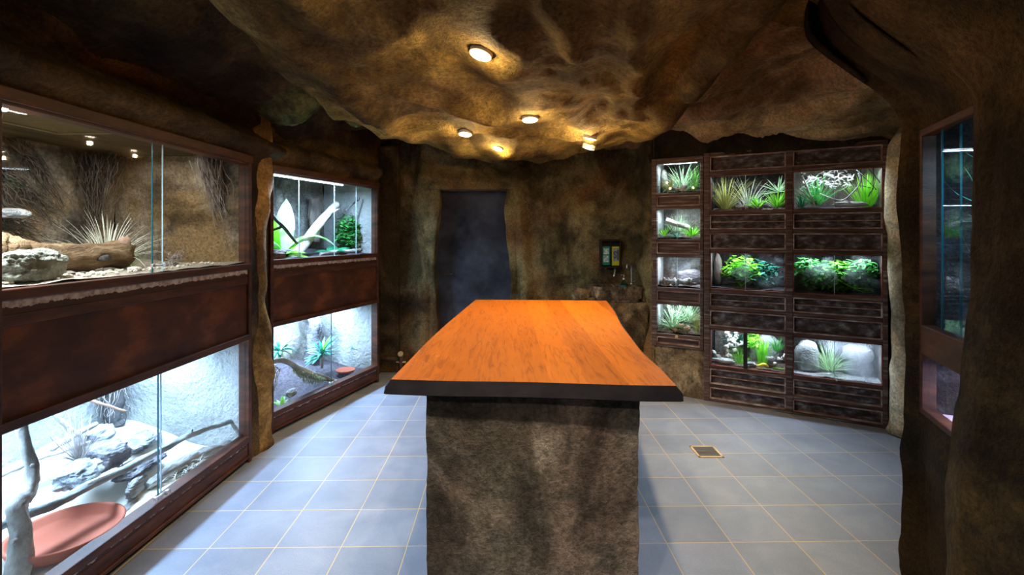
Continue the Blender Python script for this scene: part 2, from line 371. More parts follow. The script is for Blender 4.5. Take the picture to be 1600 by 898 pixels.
def tuft(n, L, w, spread=.9, droop=1.2, base=.02, seg=7, prof='grass', rnd=None, emin=.5, azr=(0, 2*PI), mi=0, bm=None):
    rnd = rnd or R; bm = bm or bmesh.new()
    for i in range(n):
        az = rnd.uniform(*azr); s = rnd.random()
        el = PI/2-spread*s*.9
        b = base*(.2+s)
        blade(bm, (b*math.cos(az), b*math.sin(az), 0), az, el, L*rnd.uniform(emin, 1), w*rnd.uniform(.7, 1.1), droop*rnd.uniform(.3, 1)*(.4+s), seg, .2, prof, mi)
    return bm
def bush(n, size, leaf, rnd=None, mi=0, bm=None, droop=.5):
    rnd = rnd or R; bm = bm or bmesh.new()
    for i in range(n):
        while True:
            q = Vector((rnd.uniform(-1, 1), rnd.uniform(-1, 1), rnd.uniform(-1, 1)))
            if q.length < 1: break
        p = Vector((q.x*size[0], q.y*size[1], (q.z+1)*size[2]))
        blade(bm, p, rnd.uniform(0, 2*PI), rnd.uniform(-.6, .7), leaf*rnd.uniform(.7, 1.2), leaf*.5, droop, 3, .2, 'leaf', mi)
    return bm
def twigs(n, pts0, spread0, spread1, rad, rnd=None, wob=.02, sides=4, ends=None, segs=8):
    """strands following a path, fanned out from start to end"""
    rnd = rnd or R; bm = bmesh.new(); base = spline(pts0, segs)
    for i in range(n):
        o0 = Vector((rnd.gauss(0, 1), rnd.gauss(0, 1), rnd.gauss(0, 1)))*spread0
        o1 = Vector((rnd.gauss(0, 1), rnd.gauss(0, 1), rnd.gauss(0, 1)))*spread1
        ln = rnd.uniform(.55, 1); sd = rnd.random()*50; P = []
        for k, b in enumerate(base):
            t = k/segs
            if t > ln: break
            w = Vector((noise.noise((sd, t*4, 0)), noise.noise((sd, t*4, 9)), noise.noise((sd, t*4, 19))))*wob
            P.append(b+o0*(1-t)+o1*t+w)
        if len(P) > 2: tube(bm, P, [rad*(1-.6*k/len(P)) for k in range(len(P))], sides, caps=False)
    return bm

# ------------------------------------------------------------------ room shell
ceil_poly = [(-.92, 1.2), (-1.0, 2.0), (-1.06, 2.9), (-.80, 3.85), (-.36, 4.42), (.1, 4.58), (.62, 4.55), (.96, 3.98), (1.06, 3.3), (.98, 2.5), (.94, 1.9), (.9, 1.2), (.9, -1.4), (-.9, -1.4)]
def sdist(x, y, poly):
    inside = False; dm = 1e9; n = len(poly)
    for i in range(n):
        x1, y1 = poly[i]; x2, y2 = poly[(i+1) % n]
        if (y1 > y) != (y2 > y) and x < (x2-x1)*(y-y1)/(y2-y1)+x1: inside = not inside
        dx, dy = x2-x1, y2-y1; t = max(0, min(1, ((x-x1)*dx+(y-y1)*dy)/(dx*dx+dy*dy)))
        dm = min(dm, math.hypot(x-x1-t*dx, y-y1-t*dy))
    return dm if inside else -dm
def sst(a, b, x):
    t = max(0, min(1, (x-a)/(b-a))); return t*t*(3-2*t)
LUMPS = [(-1.36, 3.20, .24, .16), (-1.12, 3.62, .19, .22), (-.88, 4.12, .20, .17), (-1.40, 2.85, .2, .06), (-1.45, 2.2, .25, .05)]
FOLDS = [((.92, 1.95), (1.02, 3.55), .10, .085), ((.17, 1.59), (.66, 2.9), .07, .055), ((.43, 1.54), (.78, 2.9), .07, .05), ((-.86, 1.7), (-.70, 3.6), .09, .06),
         ((-.25, 1.5), (-.05, 2.6), .10, -.04), ((.30, 1.9), (.55, 2.7), .05, -.04), ((-.5, 2.4), (.3, 3.1), .06, .035), ((-.6, 3.3), (.7, 3.5), .10, .035), ((.7, 1.4), (.86, 2.6), .08, -.06)]
def seg_d(x, y, a, b):
    dx, dy = b[0]-a[0], b[1]-a[1]; t = max(0, min(1, ((x-a[0])*dx+(y-a[1])*dy)/(dx*dx+dy*dy)))
    return math.hypot(x-a[0]-t*dx, y-a[1]-t*dy)
def ceil_h(x, y):
    wob = noise.noise((x*1.1, y*1.1, 3.3))
    out = 2.43+.07*wob
    out -= .24*sst(-1.15, -1.75, x)                                     # dips to the left wall
    # strata on the right, terraces running from far-left to near-right
    s = (x-1.31)*.95+(y-4.67)*.312+.14*noise.noise((x*.8, y*.8, 8))
    r = sst(.9, 1.25, x)
    q = s*2.4; st = (math.floor(q)+sst(.45, .72, q-math.floor(q)))/2.4
    out = out*(1-r)+r*(2.37-.19*max(-.6, st)+.03*wob-.06*abs(noise.noise((s*3.2, (x*.3-y*.95)*.7, 4)))-.05*(1-min(1, 6*abs(noise.noise((s*2.2, (x*.3-y*.95)*.5, 14))))))
    for lx, ly, lr, ld in LUMPS: out -= ld*math.exp(-((x-lx)**2+(y-ly)**2)/(lr*lr)*1.6)
    d = sdist(x+.05*noise.noise((x*2, y*2, 0)), y+.06*noise.noise((x*2, y*2, 5)), ceil_poly)
    inn = 2.165+.075*noise.noise((x*1.5, y*1.1, 1.7))+.035*math.sin(x*5.2+y*1.7)*sst(3.6, 1.6, y)-.03*sst(3.2, 4.4, y)
    inn += .035*(1-sst(0, .35, d))
    k = sst(-.20, .03, d)
    h = out*(1-k)+inn*k
    rid = abs(noise.noise((x*1.9+y*.5, y*1.1, 20)))
    h += -.045*(1-min(1, rid*4))                                        # creases
    wx, wy = x+.06*noise.noise((x*3, y*3, 11)), y+.06*noise.noise((x*3, y*3, 15))
    for a, b, rr_, dd in FOLDS:
        q = seg_d(wx, wy, a, b)/rr_
        if q < 2.5: h -= dd*math.exp(-q*q)
    h += .024*noise.fractal(Vector((x*4, y*4, 2)), 1, 2, 5)
    return h
bm = bmesh.new(); x0, x1, y0, y1, st = -2.3, 3.5, -1.5, 5.7, .03
nx, ny = int((x1-x0)/st), int((y1-y0)/st); G = []
for i in range(nx+1):
    G.append([bm.verts.new((x0+i*st, y0+j*st, ceil_h(x0+i*st, y0+j*st))) for j in range(ny+1)])
for i in range(nx):
    for j in range(ny):
        f = bm.faces.new((G[i][j], G[i][j+1], G[i+1][j+1], G[i+1][j])); f.smooth = True
for f in bm.faces:
    c = f.calc_center_median()
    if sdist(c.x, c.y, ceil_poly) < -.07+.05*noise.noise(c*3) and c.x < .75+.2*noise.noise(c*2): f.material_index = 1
    elif c.x > 1.15+.12*noise.noise(c*2) and c.y > 2.3: f.material_index = 2
for f in bm.faces:
    c = f.calc_center_median()
    if f.material_index == 1 and any(math.hypot(c.x-l[0], c.y-l[1]) < l[2]*1.05 for l in LUMPS[:3]): f.material_index = 3
struct(mk('ceiling', bm, ['ceil', 'ceilouter', 'ceillit', 'greenlitrock']))
bm = bmesh.new(); addbox(bm, -2.6, 3.6, -1.5, 5.7, -.1, 0)
struct(mk('floor', bm, 'floor'))

def rock_wall(name, pts, z0, z1, mat, amp=.03, holes=(), prof=None, du=.035, seed=0, tilt=None, freq=2.0):
    """vertical rock face along a plan polyline; room side is to the RIGHT of the walking direction. holes: (s0,s1,z0,z1) along the path."""
    P = [Vector((p[0], p[1], 0)) for p in pts]; S = [0]
    for a, b in zip(P, P[1:]): S.append(S[-1]+(b-a).length)
    us = set(S)
    for h in holes: us |= {u for u in (h[0], h[1]) if u <= S[-1]}
    us = sorted(us); full = []
    for a, b in zip(us, us[1:]):
        n = max(1, int(math.ceil((b-a)/du))); full += [a+(b-a)*k/n for k in range(n)]
    full.append(us[-1])
    zs = {z0, z1}
    for h in holes: zs |= {z for z in (h[2], h[3]) if z0 < z < z1}
    zs = sorted(zs); zf = []
    for a, b in zip(zs, zs[1:]):
        n = max(1, int(math.ceil((b-a)/du))); zf += [a+(b-a)*k/n for k in range(n)]
    zf.append(zs[-1])
    def at_s(s):
        for i in range(len(P)-1):
            if s <= S[i+1]+1e-9:
                t = (s-S[i])/(S[i+1]-S[i]); return P[i].lerp(P[i+1], t), (P[i+1]-P[i]).normalized()
        return P[-1], (P[-1]-P[-2]).normalized()
    bm = bmesh.new(); g = []
    for s in full:
        p, d = at_s(s)
        _, da = at_s(max(0, s-.08)); _, db = at_s(min(S[-1], s+.08)); d = (da+db).normalized()
        nrm = Vector((d.y, -d.x, 0)); row = []
        for z in zf:
            q = Vector((p.x, p.y, z))
            e = 1.0
            for h in holes:
                dx = max(h[0]-s, 0, s-h[1]); dz = max(h[2]-z, 0, z-h[3]); e = min(e, sst(0, .10, math.hypot(dx, dz)))
            h_ = amp*e*(noise.fractal(q*freq+Vector((seed, 0, 0)), 1, 2, 5)+.15)
            if prof: h_ += prof(s, z, q)*(.25+.75*e)
            row.append(bm.verts.new(q+nrm*h_))
        g.append(row)
    for i in range(len(full)-1):
        for j in range(len(zf)-1):
            sm, zm = (full[i]+full[i+1])/2, (zf[j]+zf[j+1])/2
            if any(h[0] < sm < h[1] and h[2] < zm < h[3] for h in holes): continue
            f = bm.faces.new((g[i][j], g[i+1][j], g[i+1][j+1], g[i][j+1])); f.smooth = True
    for v in [v for v in bm.verts if not v.link_faces]: bm.verts.remove(v)
    return struct(mk(name, bm, mat))

def pdist(a, b): return math.hypot(a[0]-b[0], a[1]-b[1])
# left wall: near piece, cabinet 1, pillar zone, cabinet 2, return to the back
C1a, C1b = (-1.689, 1.56), (-1.627, 3.05)
C2a, C2b = (-1.680, 3.41), (-1.243, 4.675)
pl = [(-1.80, -1.4), (-1.70, 1.50), C1a, C1b, (-1.66, 3.23), C2a, C2b, (-1.30, 4.80), (-1.30, 5.14)]
Sl = [0]
for a, b in zip(pl, pl[1:]): Sl.append(Sl[-1]+pdist(a, b))
def profl(s, z, q):
    band = .10*math.exp(-((z-2.0)/.055)**2)+.03*sst(1.9, 2.0, z)
    if s < Sl[2]: return band+.06*sst(1.86, 2.1, z)
    if s > Sl[6]: return 0
    if s > Sl[5]: band = .07*math.exp(-((z-2.03)/.08)**2)-.02
    return band-.06*math.exp(-((z-2.12)/.03)**2)
rock_wall('wall_left', pl, 0, 2.5, 'rock', .035, [(Sl[2], Sl[3], -.01, 1.93), (Sl[5], Sl[6], -.01, 1.93)], profl, seed=2)
# pillar between the two left cabinets
bm = bmesh.new(); zs = [i*.04 for i in range(60)]
cen = lambda z: Vector((-1.715+.012*math.sin(z*4), 3.235+.01*math.sin(z*3+1), z))
rad = [.115+.035*math.exp(-z/.06)+.015*sst(1.85, 2.25, z)+.018*noise.noise((z*2.5, 0, 4)) for z in zs]
tube(bm, [cen(z) for z in zs], rad, 28, .10, 3)
for v in bm.verts: v.co += Vector((noise.noise(v.co*4), noise.noise(v.co*4+Vector((9,0,0))), 0))*.012
struct(mk('wall_pillar', bm, 'pillar'))
# back wall with doorway
D0, D1 = (-.745, 5.12), (.062, 5.12)
pb = [(-1.30, 5.12), (-1.0, 5.14), D0, D1, (.7, 5.08), (1.15, 5.02), (1.33, 4.75), (1.32, 4.52), (1.355, 4.355)]
Sb = [0]
for a, b in zip(pb, pb[1:]): Sb.append(Sb[-1]+pdist(a, b))
def profb(s, z, q):
    x = q.x
    h = .10*math.exp(-((x+.86)/.10)**2)*(.7+.3*math.sin(z*3))             # roll left of door
    h += .10*math.exp(-((z-2.0-.03*math.sin(x*6))/.09)**2)*sst(-1.2, -.8, x)*sst(.5, .0, x)
    h += .09*math.exp(-((x-.16-.05*math.sin(z*2.2))/.07)**2)
    h += .05*math.exp(-(((x-.42)/.12)**2+((z-1.55)/.35)**2))
    h -= .05*math.exp(-((x+1.07-.2*(z-1.6))/.05)**2)*sst(1.2, 1.9, z)
    h += .05*math.exp(-((z-1.72+.3*(x-.5))/.06)**2)*sst(.1, .4, x)+.05*math.exp(-((z-1.0-.2*(x-.5))/.09)**2)*sst(.1, .5, x)
    return h
rock_wall('wall_back', pb, 0, 2.5, 'rockback', .055, [(Sb[2], Sb[3], -.01, 1.90), (Sb[-1], Sb[-1]+.01, -1, 3)], profb, seed=5, freq=2.2)
# door recess jambs, irregular edge
for nm, x, sg in (('wall_back_jamb_left', -.745, 1), ('wall_back_jamb_right', .062, -1)):
    bm = bmesh.new(); g = []
    for j in range(49):
        z = 1.92*j/48
        e = sg*(.03+.035*math.sin(z*4.2+(1 if sg < 0 else 0))+.02*noise.noise((z*5, sg, 0)))
        if sg > 0: e -= .05*sst(.9, .5, z)*.6
        g.append([bm.verts.new((x+e*(1-.2*k/4), 5.03+.28*k/4, z)) for k in range(5)] + [])
        g[-1].insert(0, bm.verts.new((x-sg*.06, 5.09, z)))
        g[-1].insert(0, bm.verts.new((x-sg*.16, 5.14, z)))
    for a, b in zip(g, g[1:]):
        for k in range(len(a)-1): f = bm.faces.new((a[k], a[k+1], b[k+1], b[k])); f.smooth = True
    struct(mk(nm, bm, 'rockback'))
bm = bmesh.new(); addbox(bm, -.80, .12, 5.02, 5.32, 1.905, 2.0, .02); struct(mk('lintel', bm, 'rockback'))
sheet_d = bmesh.new(); addbox(sheet_d, -.80, .12, 5.27, 5.33, 0, 1.95, .004)
door = struct(mk('door_1', sheet_d, 'door'))
bm = bmesh.new(); addbox(bm, -.655, -.575, 5.225, 5.24, .995, 1.005, .002); addbox(bm, -.66, -.645, 5.235, 5.27, .985, 1.015, .003)
mk('door_handle', bm, 'rust', door)
for k, b in enumerate(((-2.62, 3.62, 5.70, 5.76, 0, 2.9), (3.50, 3.56, -1.5, 5.7, 0, 2.9), (-2.62, -2.56, -1.5, 5.7, 0, 2.9))):  # unseen boxes behind the rock, added to block world leaks
    struct(boxo('wall_blocker_'+('back', 'right', 'left')[k], b, 'dark'))
# narrow dark pilaster panel in the back left corner
bm = bmesh.new(); addbox(bm, -1.30, -1.12, 4.98, 5.06, 0, 2.35, .008); addbox(bm, -1.125, -1.105, 4.97, 5.06, 0, 2.35, .004)
struct(mk('trim_1', bm, 'rock'))
# right walls
P3 = Vector((1.743, 4.156)); dR = Vector((1.057, -.592)).normalized()
A0 = P3+dR*-.46; A1 = P3+dR*1.245
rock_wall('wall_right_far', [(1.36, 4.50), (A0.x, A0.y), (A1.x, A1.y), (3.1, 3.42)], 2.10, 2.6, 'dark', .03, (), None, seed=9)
aa = P3+dR*-.46
rock_wall('wall_right_plinth', [(aa.x, aa.y), (P3.x-.01, P3.y+.005)], 0, .45, 'stone', .02, (), None, seed=3)
struct(bpy.data.objects['wall_right_plinth'])
# pale pillar at the right end of the cabinets
bm = bmesh.new(); cen = lambda z: Vector((2.90+.02*math.sin(z*3), 3.44+.01*math.sin(z*4), z))
zs = [i*.04 for i in range(57)]
tube(bm, [cen(z) for z in zs], [.12+.02*math.exp(-z/.05)+.02*noise.noise((z*2, 0, 8))-.05*sst(2.05, 2.2, z) for z in zs], 28, .05, 6)
for v in bm.verts: v.co += Vector((noise.noise(v.co*4), noise.noise(v.co*4+Vector((9,0,0))), 0))*.010
struct(mk('wall_pillar_pale', bm, 'pale'))
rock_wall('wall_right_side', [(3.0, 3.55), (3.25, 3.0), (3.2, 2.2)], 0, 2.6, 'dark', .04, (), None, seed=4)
# near right rock portal holding cabinet 5
C5a = Vector((1.649, 1.90)); d5 = Vector((-.379, -.925)).normalized()
C5m = C5a+d5*.40; C5e = C5a+d5*.85
pr = [(3.2, 2.25), (2.2, 2.10), (1.80, 2.04), (1.63, 1.965), (C5a.x, C5a.y), (C5m.x, C5m.y), (1.395, 1.46), (1.33, 1.33), (1.31, 1.15), (1.22, .8), (1.15, .3), (1.2, -1.4)]
Sr = [0]
for a, b in zip(pr, pr[1:]): Sr.append(Sr[-1]+pdist(a, b))
def profr(s, z, q):
    h = sst(1.84, 2.40, z)*.36*sst(Sr[1], Sr[3], s)*(1-.5*sst(Sr[6], Sr[9], s))
    if s > Sr[5]: h += .04*math.sin(z*2.6)*sst(Sr[5], Sr[7], s)+.03*sst(.9, .3, z)
    if s < Sr[4]+.02: h += .004+.010*math.sin(z*5)*sst(Sr[2], Sr[3], s)
    return h
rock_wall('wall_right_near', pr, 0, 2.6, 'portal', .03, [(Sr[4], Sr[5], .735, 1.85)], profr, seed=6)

# ------------------------------------------------------------------ cabinet frames
class Cab:
    def __init__(s, name, O, xdir, label, cat='terrarium'):
        s.O = Vector((O[0], O[1], 0)); x = Vector((xdir[0], xdir[1], 0)).normalized(); s.x = x; s.y = Vector((-x.y, x.x, 0))
        s.rooms = []; s.a = math.atan2(x.y, x.x); s.root = empty(name, s.O, s.a); tag(s.root, label, cat)
    def w(s, u, d, z): return s.O+s.x*u+s.y*d+Vector((0, 0, z))
    def at(s, px, py, d=None, z=None):
        """local point seen at a photo pixel, at depth d behind the face or at height z"""
        r = Vector(((px-CX)/FPX, 1, (CY-py)/FPX))
        if d is not None: t = (d-(CAM-s.O).dot(s.y))/r.dot(s.y)
        else: t = (z-CAM.z)/r.z
        p = CAM+r*t-s.O; return Vector((p.dot(s.x), p.dot(s.y), p.z))
    def put(s, name, bm, mats, l, label, cat, group=None, rz=0, smooth=False):
        for (b0, b1, D, z0, z1) in getattr(s, 'rooms', []):
            if b0-.03 < l[0] < b1+.03 and z0-.03 < l[2] < z1:
                cr, sr = math.cos(rz), math.sin(rz)
                for v in bm.verts:
                    x = v.co.x*cr-v.co.y*sr+l[0]; y = v.co.x*sr+v.co.y*cr+l[1]
                    x = min(max(x, b0), b1); y = min(max(y, .027), D); v.co.z = min(v.co.z, z1-l[2])
                    v.co.x = (x-l[0])*cr+(y-l[1])*sr; v.co.y = -(x-l[0])*sr+(y-l[1])*cr
        o = mk(name, bm, mats, None, s.w(*l), smooth); o.rotation_euler = (0, 0, s.a+rz); return tag(o, label, cat, group)
    def box(s, name, b, mat, bev=.004, parent=None): return boxo(name, b, mat, parent or s.root, bev)
    def pane(s, u0, u1, d, z0, z1, mat='glass', th=.005, e0=False, e1=False, name='glass_pane'):
        p = boxo(name, (u0, u1, d, d+th, z0, z1), mat, s.root)
        if e0: boxo('glass_edge', (u0-.002, u0+.001, d-.0005, d+th+.0005, z0, z1), e0, p)
        if e1: boxo('glass_edge', (u1-.001, u1+.002, d-.0005, d+th+.0005, z0, z1), e1, p)
        return p
    def light(s, u0, u1, d, z, power, size=.06, tube_=True, col=TUBE_COL, rx=0, tz=.0):
        L = bpy.data.lights.new('terrarium_light', 'AREA'); L.shape = 'RECTANGLE'; L.size = u1-u0; L.size_y = size; L.energy = power; L.color = col
        o = bpy.data.objects.new('terrarium_light', L); COL.objects.link(o); o.parent = s.root; o.location = ((u0+u1)/2, d, z-.02); o.rotation_euler = (rx, 0, 0)
        if tube_:
            bm = bmesh.new(); tube(bm, [(u0, d, z), (u1, d, z)], .010, 10); mk('light_tube', bm, 'tube', s.root)

def shell(c, u0, u1, D, z0, z1, back, side, ceil, floor_m, fl, mound=None, amp=.02, near_side=True, n=24):
    c.rooms.append((u0+.012, u1-.012, D-.02, z0, z1-.01))
    sheet('rear_panel', (u0, D, z0), (u1, D, z0), (u0, D, z1), n, 14, amp, 3, back, c.root, seed=u0*3+z0)
    sheet('side_panel', (u1, D, z0), (u1, .02, z0), (u1, D, z1), n, 14, amp, 3, side, c.root, seed=5+z0)
    sheet('side_panel', (u0, .02, z0), (u0, D, z0), (u0, .02, z1), 10, 10, amp*.6, 3, side, c.root, seed=7+z0)
    sheet('top_liner', (u0-.01, .012, z1), (u0-.01, D+.02, z1), (u1+.01, .012, z1), 6, 6, 0, 3, ceil, c.root)
    sheet('substrate', (u0-.01, .012, z0+fl), (u1+.01, .012, z0+fl), (u0-.01, D+.02, z0+fl), 40, 24, .008, 6, floor_m, c.root, seed=1,
          fn=(lambda p: mound(p.x, p.y)) if mound else None)

# ---- cabinet 1 (big, left, near)
c1 = Cab('terrarium_cabinet', C1a, (C1b[0]-C1a[0], C1b[1]-C1a[1]), 'long two-tier dark-framed terrarium cabinet at left, desert sand below and log above')
Lc1 = pdist(C1a, C1b)
def left_frame(c, L, p0=.035, p1=.03):
    bm = bmesh.new()
    addbox(bm, 0, p0, -.02, .05, .02, 1.93, .004); addbox(bm, L-p1, L, -.02, .05, .0, 1.93, .004)
    addbox(bm, 0, L, -.03, .05, 1.885, 1.935, .006); addbox(bm, 0, L, -.012, .05, 1.875, 1.89, .002)
    addbox(bm, p0*.5, L-p1*.5, -.022, .05, 1.215, 1.253, .004)
    addbox(bm, p0*.5, L-p1*.5, -.012, .05, 1.125, 1.165, .003)
    addbox(bm, p0*.5, L-p1*.5, -.022, .05, .772, .808, .004)
    addbox(bm, p0*.5, L-p1*.5, -.02, .05, .128, .165, .004)
    mk('frame', bm, 'wood', c.root)
    c.box('sliding_rail', (p0, L-p1, -.010, .03, 1.165, 1.216), 'worn', .002)
    c.box('middle_panel', (p0, L-p1, -.004, .04, .80, 1.13), 'panel', .003)
    c.box('sliding_rail', (p0, L-p1, -.010, .03, .108, .130), 'wornlow', .002)
    bm = bmesh.new(); addbox(bm, p0*.5, L-p1*.5, -.012, .03, .045, .108, .003); addbox(bm, p0*.5, L-p1*.5, -.024, .03, .03, .048, .004)
    mk('plinth', bm, 'wood', c.root)
    c.box('kick_board', (p0*.5, L-p1*.5, .02, .04, 0, .035), 'black', 0)
left_frame(c1, Lc1)
ug = c1.at(240, 300, d=0)[0]; ug2 = c1.at(254, 300, d=.02)[0]
c1.pane(.03, ug2, .018, 1.25, 1.888, e1='glass_edge_light'); c1.pane(ug, Lc1-.03, .004, 1.25, 1.888, e0='glass_edge')
lg = c1.at(249, 600, d=0)[0]
c1.pane(.03, lg+.035, .018, .16, .775, e1='glass_edge_light'); c1.pane(lg, Lc1-.03, .004, .16, .775, e0='glass_edge')
def lock(c, u, z):
    bm = bmesh.new(); tube(bm, [(u-.035, -.006, z), (u+.03, -.006, z)], .006, 8); tube(bm, [(u+.012, -.014, z), (u+.034, -.014, z)], .011, 12)
    addbox(bm, u-.045, u-.03, -.010, .004, z-.008, z+.008, .002); mk('cam_lock', bm, 'chrome', c.root)
lock(c1, ug+.03, 1.29); lock(c1, lg+.01, .185)
D1_ = .86
shell(c1, .03, Lc1-.025, D1_, 1.235, 1.93, 'plaster_brown', 'plaster_brown', 'ceil_liner', 'gravel', .025, lambda x, y: .03*sst(.3, .85, y), .03)
shell(c1, .03, Lc1-.025, D1_, .06, .80, 'plaster_white', 'plaster_white', 'ceil_liner', 'sand', .03,
      lambda x, y: .15*sst(.28, .78, y)*(.6+.4*sst(.2, 1.3, x))+.04*math.exp(-((x-1.25)/.25)**2)*sst(.1, .5, y), .035)
# vent in the upper ceiling
bm = bmesh.new(); va, vb = c1.at(-60, 150, z=1.928), c1.at(68, 177, z=1.928)
u0v, u1v = .06, vb[0]+.28; d0v, d1v = .10, .42
addbox(bm, u0v, u1v, d0v-.02, d0v, 1.905, 1.93, .002); addbox(bm, u0v, u1v, d1v, d1v+.02, 1.905, 1.93, .002); addbox(bm, u1v, u1v+.02, d0v-.02, d1v+.02, 1.905, 1.93, .002)
k = 0
while u0v+k*.014 < u1v: addbox(bm, u0v+k*.014, u0v+k*.014+.006, d0v, d1v, 1.912, 1.925); k += 1
mk('ceiling_vent', bm, 'vent', c1.root)
c1.light(.045, .15, .10, 1.885, 24, .18, col=(.85,.93,1)); 
bm = bmesh.new(); addbox(bm, .04, .16, .05, .20, 1.897, 1.925, .004); mk('lamp_housing', bm, 'plaster_white', c1.root)
c1.light(.30, Lc1-.2, .40, 1.925, 7, .3, tube_=False, col=(1,.93,.82))  # extra fill lamp without a fixture, added to brighten the upper tier
c1.light(.10, Lc1-.1, .46, .765, 45, .10)

# ---- cabinet 2
c2 = Cab('terrarium_cabinet', C2a, (C2b[0]-C2a[0], C2b[1]-C2a[1]), 'two-tier dark-framed terrarium cabinet with leafy plants, just past the left pillar')
Lc2 = pdist(C2a, C2b); left_frame(c2, Lc2, .03, .03)
for nm, px, dd, e in (('a', 469, .004, 'glass_edge_light'), ('b', 522, .02, 'glass_edge_light'), ('c', 558, .004, 'glass_edge_light')): pass
ga, gb, gc = (c2.at(x, 330, d=.01)[0] for x in (469, 522, 558))
c2.pane(.03, ga, .018, 1.25, 1.888, e1='glass_edge_light'); c2.pane(ga-.02, gb, .004, 1.25, 1.888, e1='glass_edge_light')
c2.pane(gb-.02, gc, .018, 1.25, 1.888, e1='glass_edge_light'); c2.pane(gc-.02, Lc2-.03, .004, 1.25, 1.888)
gl = c2.at(517, 540, d=.01)[0]
c2.pane(.03, gl+.02, .018, .16, .775); c2.pane(gl, Lc2-.03, .004, .16, .775, e0='glass_edge')
lock(c2, gl+.01, .19)
shell(c2, .03, Lc2-.025, .62, 1.235, 1.93, 'plaster_grey', 'plaster_white', 'plaster_grey', 'soil', .02, lambda x, y: .04*sst(.2, .6, y), .03)
shell(c2, .03, Lc2-.025, .62, .06, .80, 'plaster_grey', 'plaster_white', 'plaster_grey', 'soil', .06, lambda x, y: .16*sst(.15, .6, y)*math.exp(-((x-.75)/.5)**2), .03)
c2.light(.06, Lc2*.66, .055, 1.875, 44, .07); c2.light(.10, Lc2-.1, .42, .765, 50, .08)

# ---- cabinet 3/4 (right wall units)
PH = (P3.x, P3.y)
c3 = Cab('terrarium_cabinet', PH, dR, 'tall weathered dark-wood cabinet with two columns of three planted terrariums')
c4 = Cab('terrarium_cabinet', (A0.x, A0.y), dR, 'narrow weathered dark-wood cabinet with four small terrariums stacked beside the sink')
def molded(c, u0, u1, z0, z1, mat='weathp', lines=0):
    """recessed panel with a raised moulding border"""
    c.box('panel', (u0+.004, u1-.004, .008, .03, z0+.004, z1-.004), mat, .003)
    bm = bmesh.new(); w = .010
    for b in ((u0, u1, z0, z0+w), (u0, u1, z1-w, z1), (u0, u0+w, z0, z1), (u1-w, u1, z0, z1)): addbox(bm, b[0], b[1], -.017, .014, b[2], b[3], .003)
    for k in range(lines):
        z = z0+(z1-z0)*(k+1)/(lines+1); addbox(bm, u0+w, u1-w, -.006, .012, z-.0035, z+.0035, .001)
    mk('moulding', bm, 'mould', c.root)
bm = bmesh.new()
for u0, u1 in ((-.018, .030), (.597, .643), (1.216, 1.245)): addbox(bm, u0, u1, -.018, .04, 0, 2.135, .004)
for z0, z1 in ((0, .022), (.125, .150), (.285, .307), (.622, .648), (.785, .812), (.935, .962), (1.283, 1.308), (1.445, 1.475), (1.605, 1.629), (1.938, 1.972), (2.105, 2.135)):
    addbox(bm, -.015, 1.24, -.012, .04, z0, z1, .003)
mk('frame', bm, 'weath', c3.root)
bm = bmesh.new()
for z0, z1 in ((.0, .307), (.622, .962), (1.283, 1.629), (1.938, 2.13)): c3.box('backing_board', (-.015, 1.24, .030, .042, z0, z1), 'black', 0)
bays = ((.034, .593), (.647, 1.212))
for u0, u1 in bays:
    for (z0, z1, ln) in ((.024, .123, 0), (.152, .283, 1), (.650, .783, 0), (.814, .933, 1), (1.310, 1.443, 0), (1.477, 1.603, 1), (1.974, 2.103, 0)):
        molded(c3, u0-.003, u1+.003, z0, z1, 'weathp', ln)
    for z0, z1 in ((.307, .622), (.962, 1.283), (1.629, 1.938)):
        bm = bmesh.new(); w = .008
        for b in ((u0-.004, u1+.004, z0, z0+w), (u0-.004, u1+.004, z1-w, z1), (u0-.004, u0+w-.004, z0, z1), (u1-w+.004, u1+.004, z0, z1)): addbox(bm, b[0], b[1], -.014, .02, b[2], b[3], .002)
        mk('window_trim', bm, 'edge_red', c3.root)
c3.box('mullion', (.288, .318, -.012, .03, .307, .622), 'black', .003)
bm = bmesh.new()
for u0, u1 in ((0, .045), (.413, .438)): addbox(bm, u0, u1, -.018, .04, .427, 2.118, .004)
for z0, z1 in ((.427, .448), (.515, .541), (.805, .830), (.930, .957), (1.23, 1.258), (1.365, 1.392), (1.657, 1.685), (1.78, 1.805), (2.070, 2.118)):
    addbox(bm, .0, .44, -.012, .04, z0, z1, .003)
mk('frame', bm, 'weath', c4.root)
c4.box('side_board', (.0, .018, .03, .36, .43, 2.115), 'weathp', 0); c3.box('side_board', (1.222, 1.243, .03, .40, .0, 2.13), 'weathp', 0)
bm = bmesh.new()
for z0, z1 in ((.43, .541), (.805, .957), (1.230, 1.392), (1.657, 1.805), (2.070, 2.115)): c4.box('backing_board', (.003, .435, .030, .042, z0, z1), 'black', 0)
for z0, z1 in ((.449, .514), (.831, .929), (1.259, 1.364), (1.686, 1.779)): molded(c4, .046, .412, z0, z1, 'weath', 0)

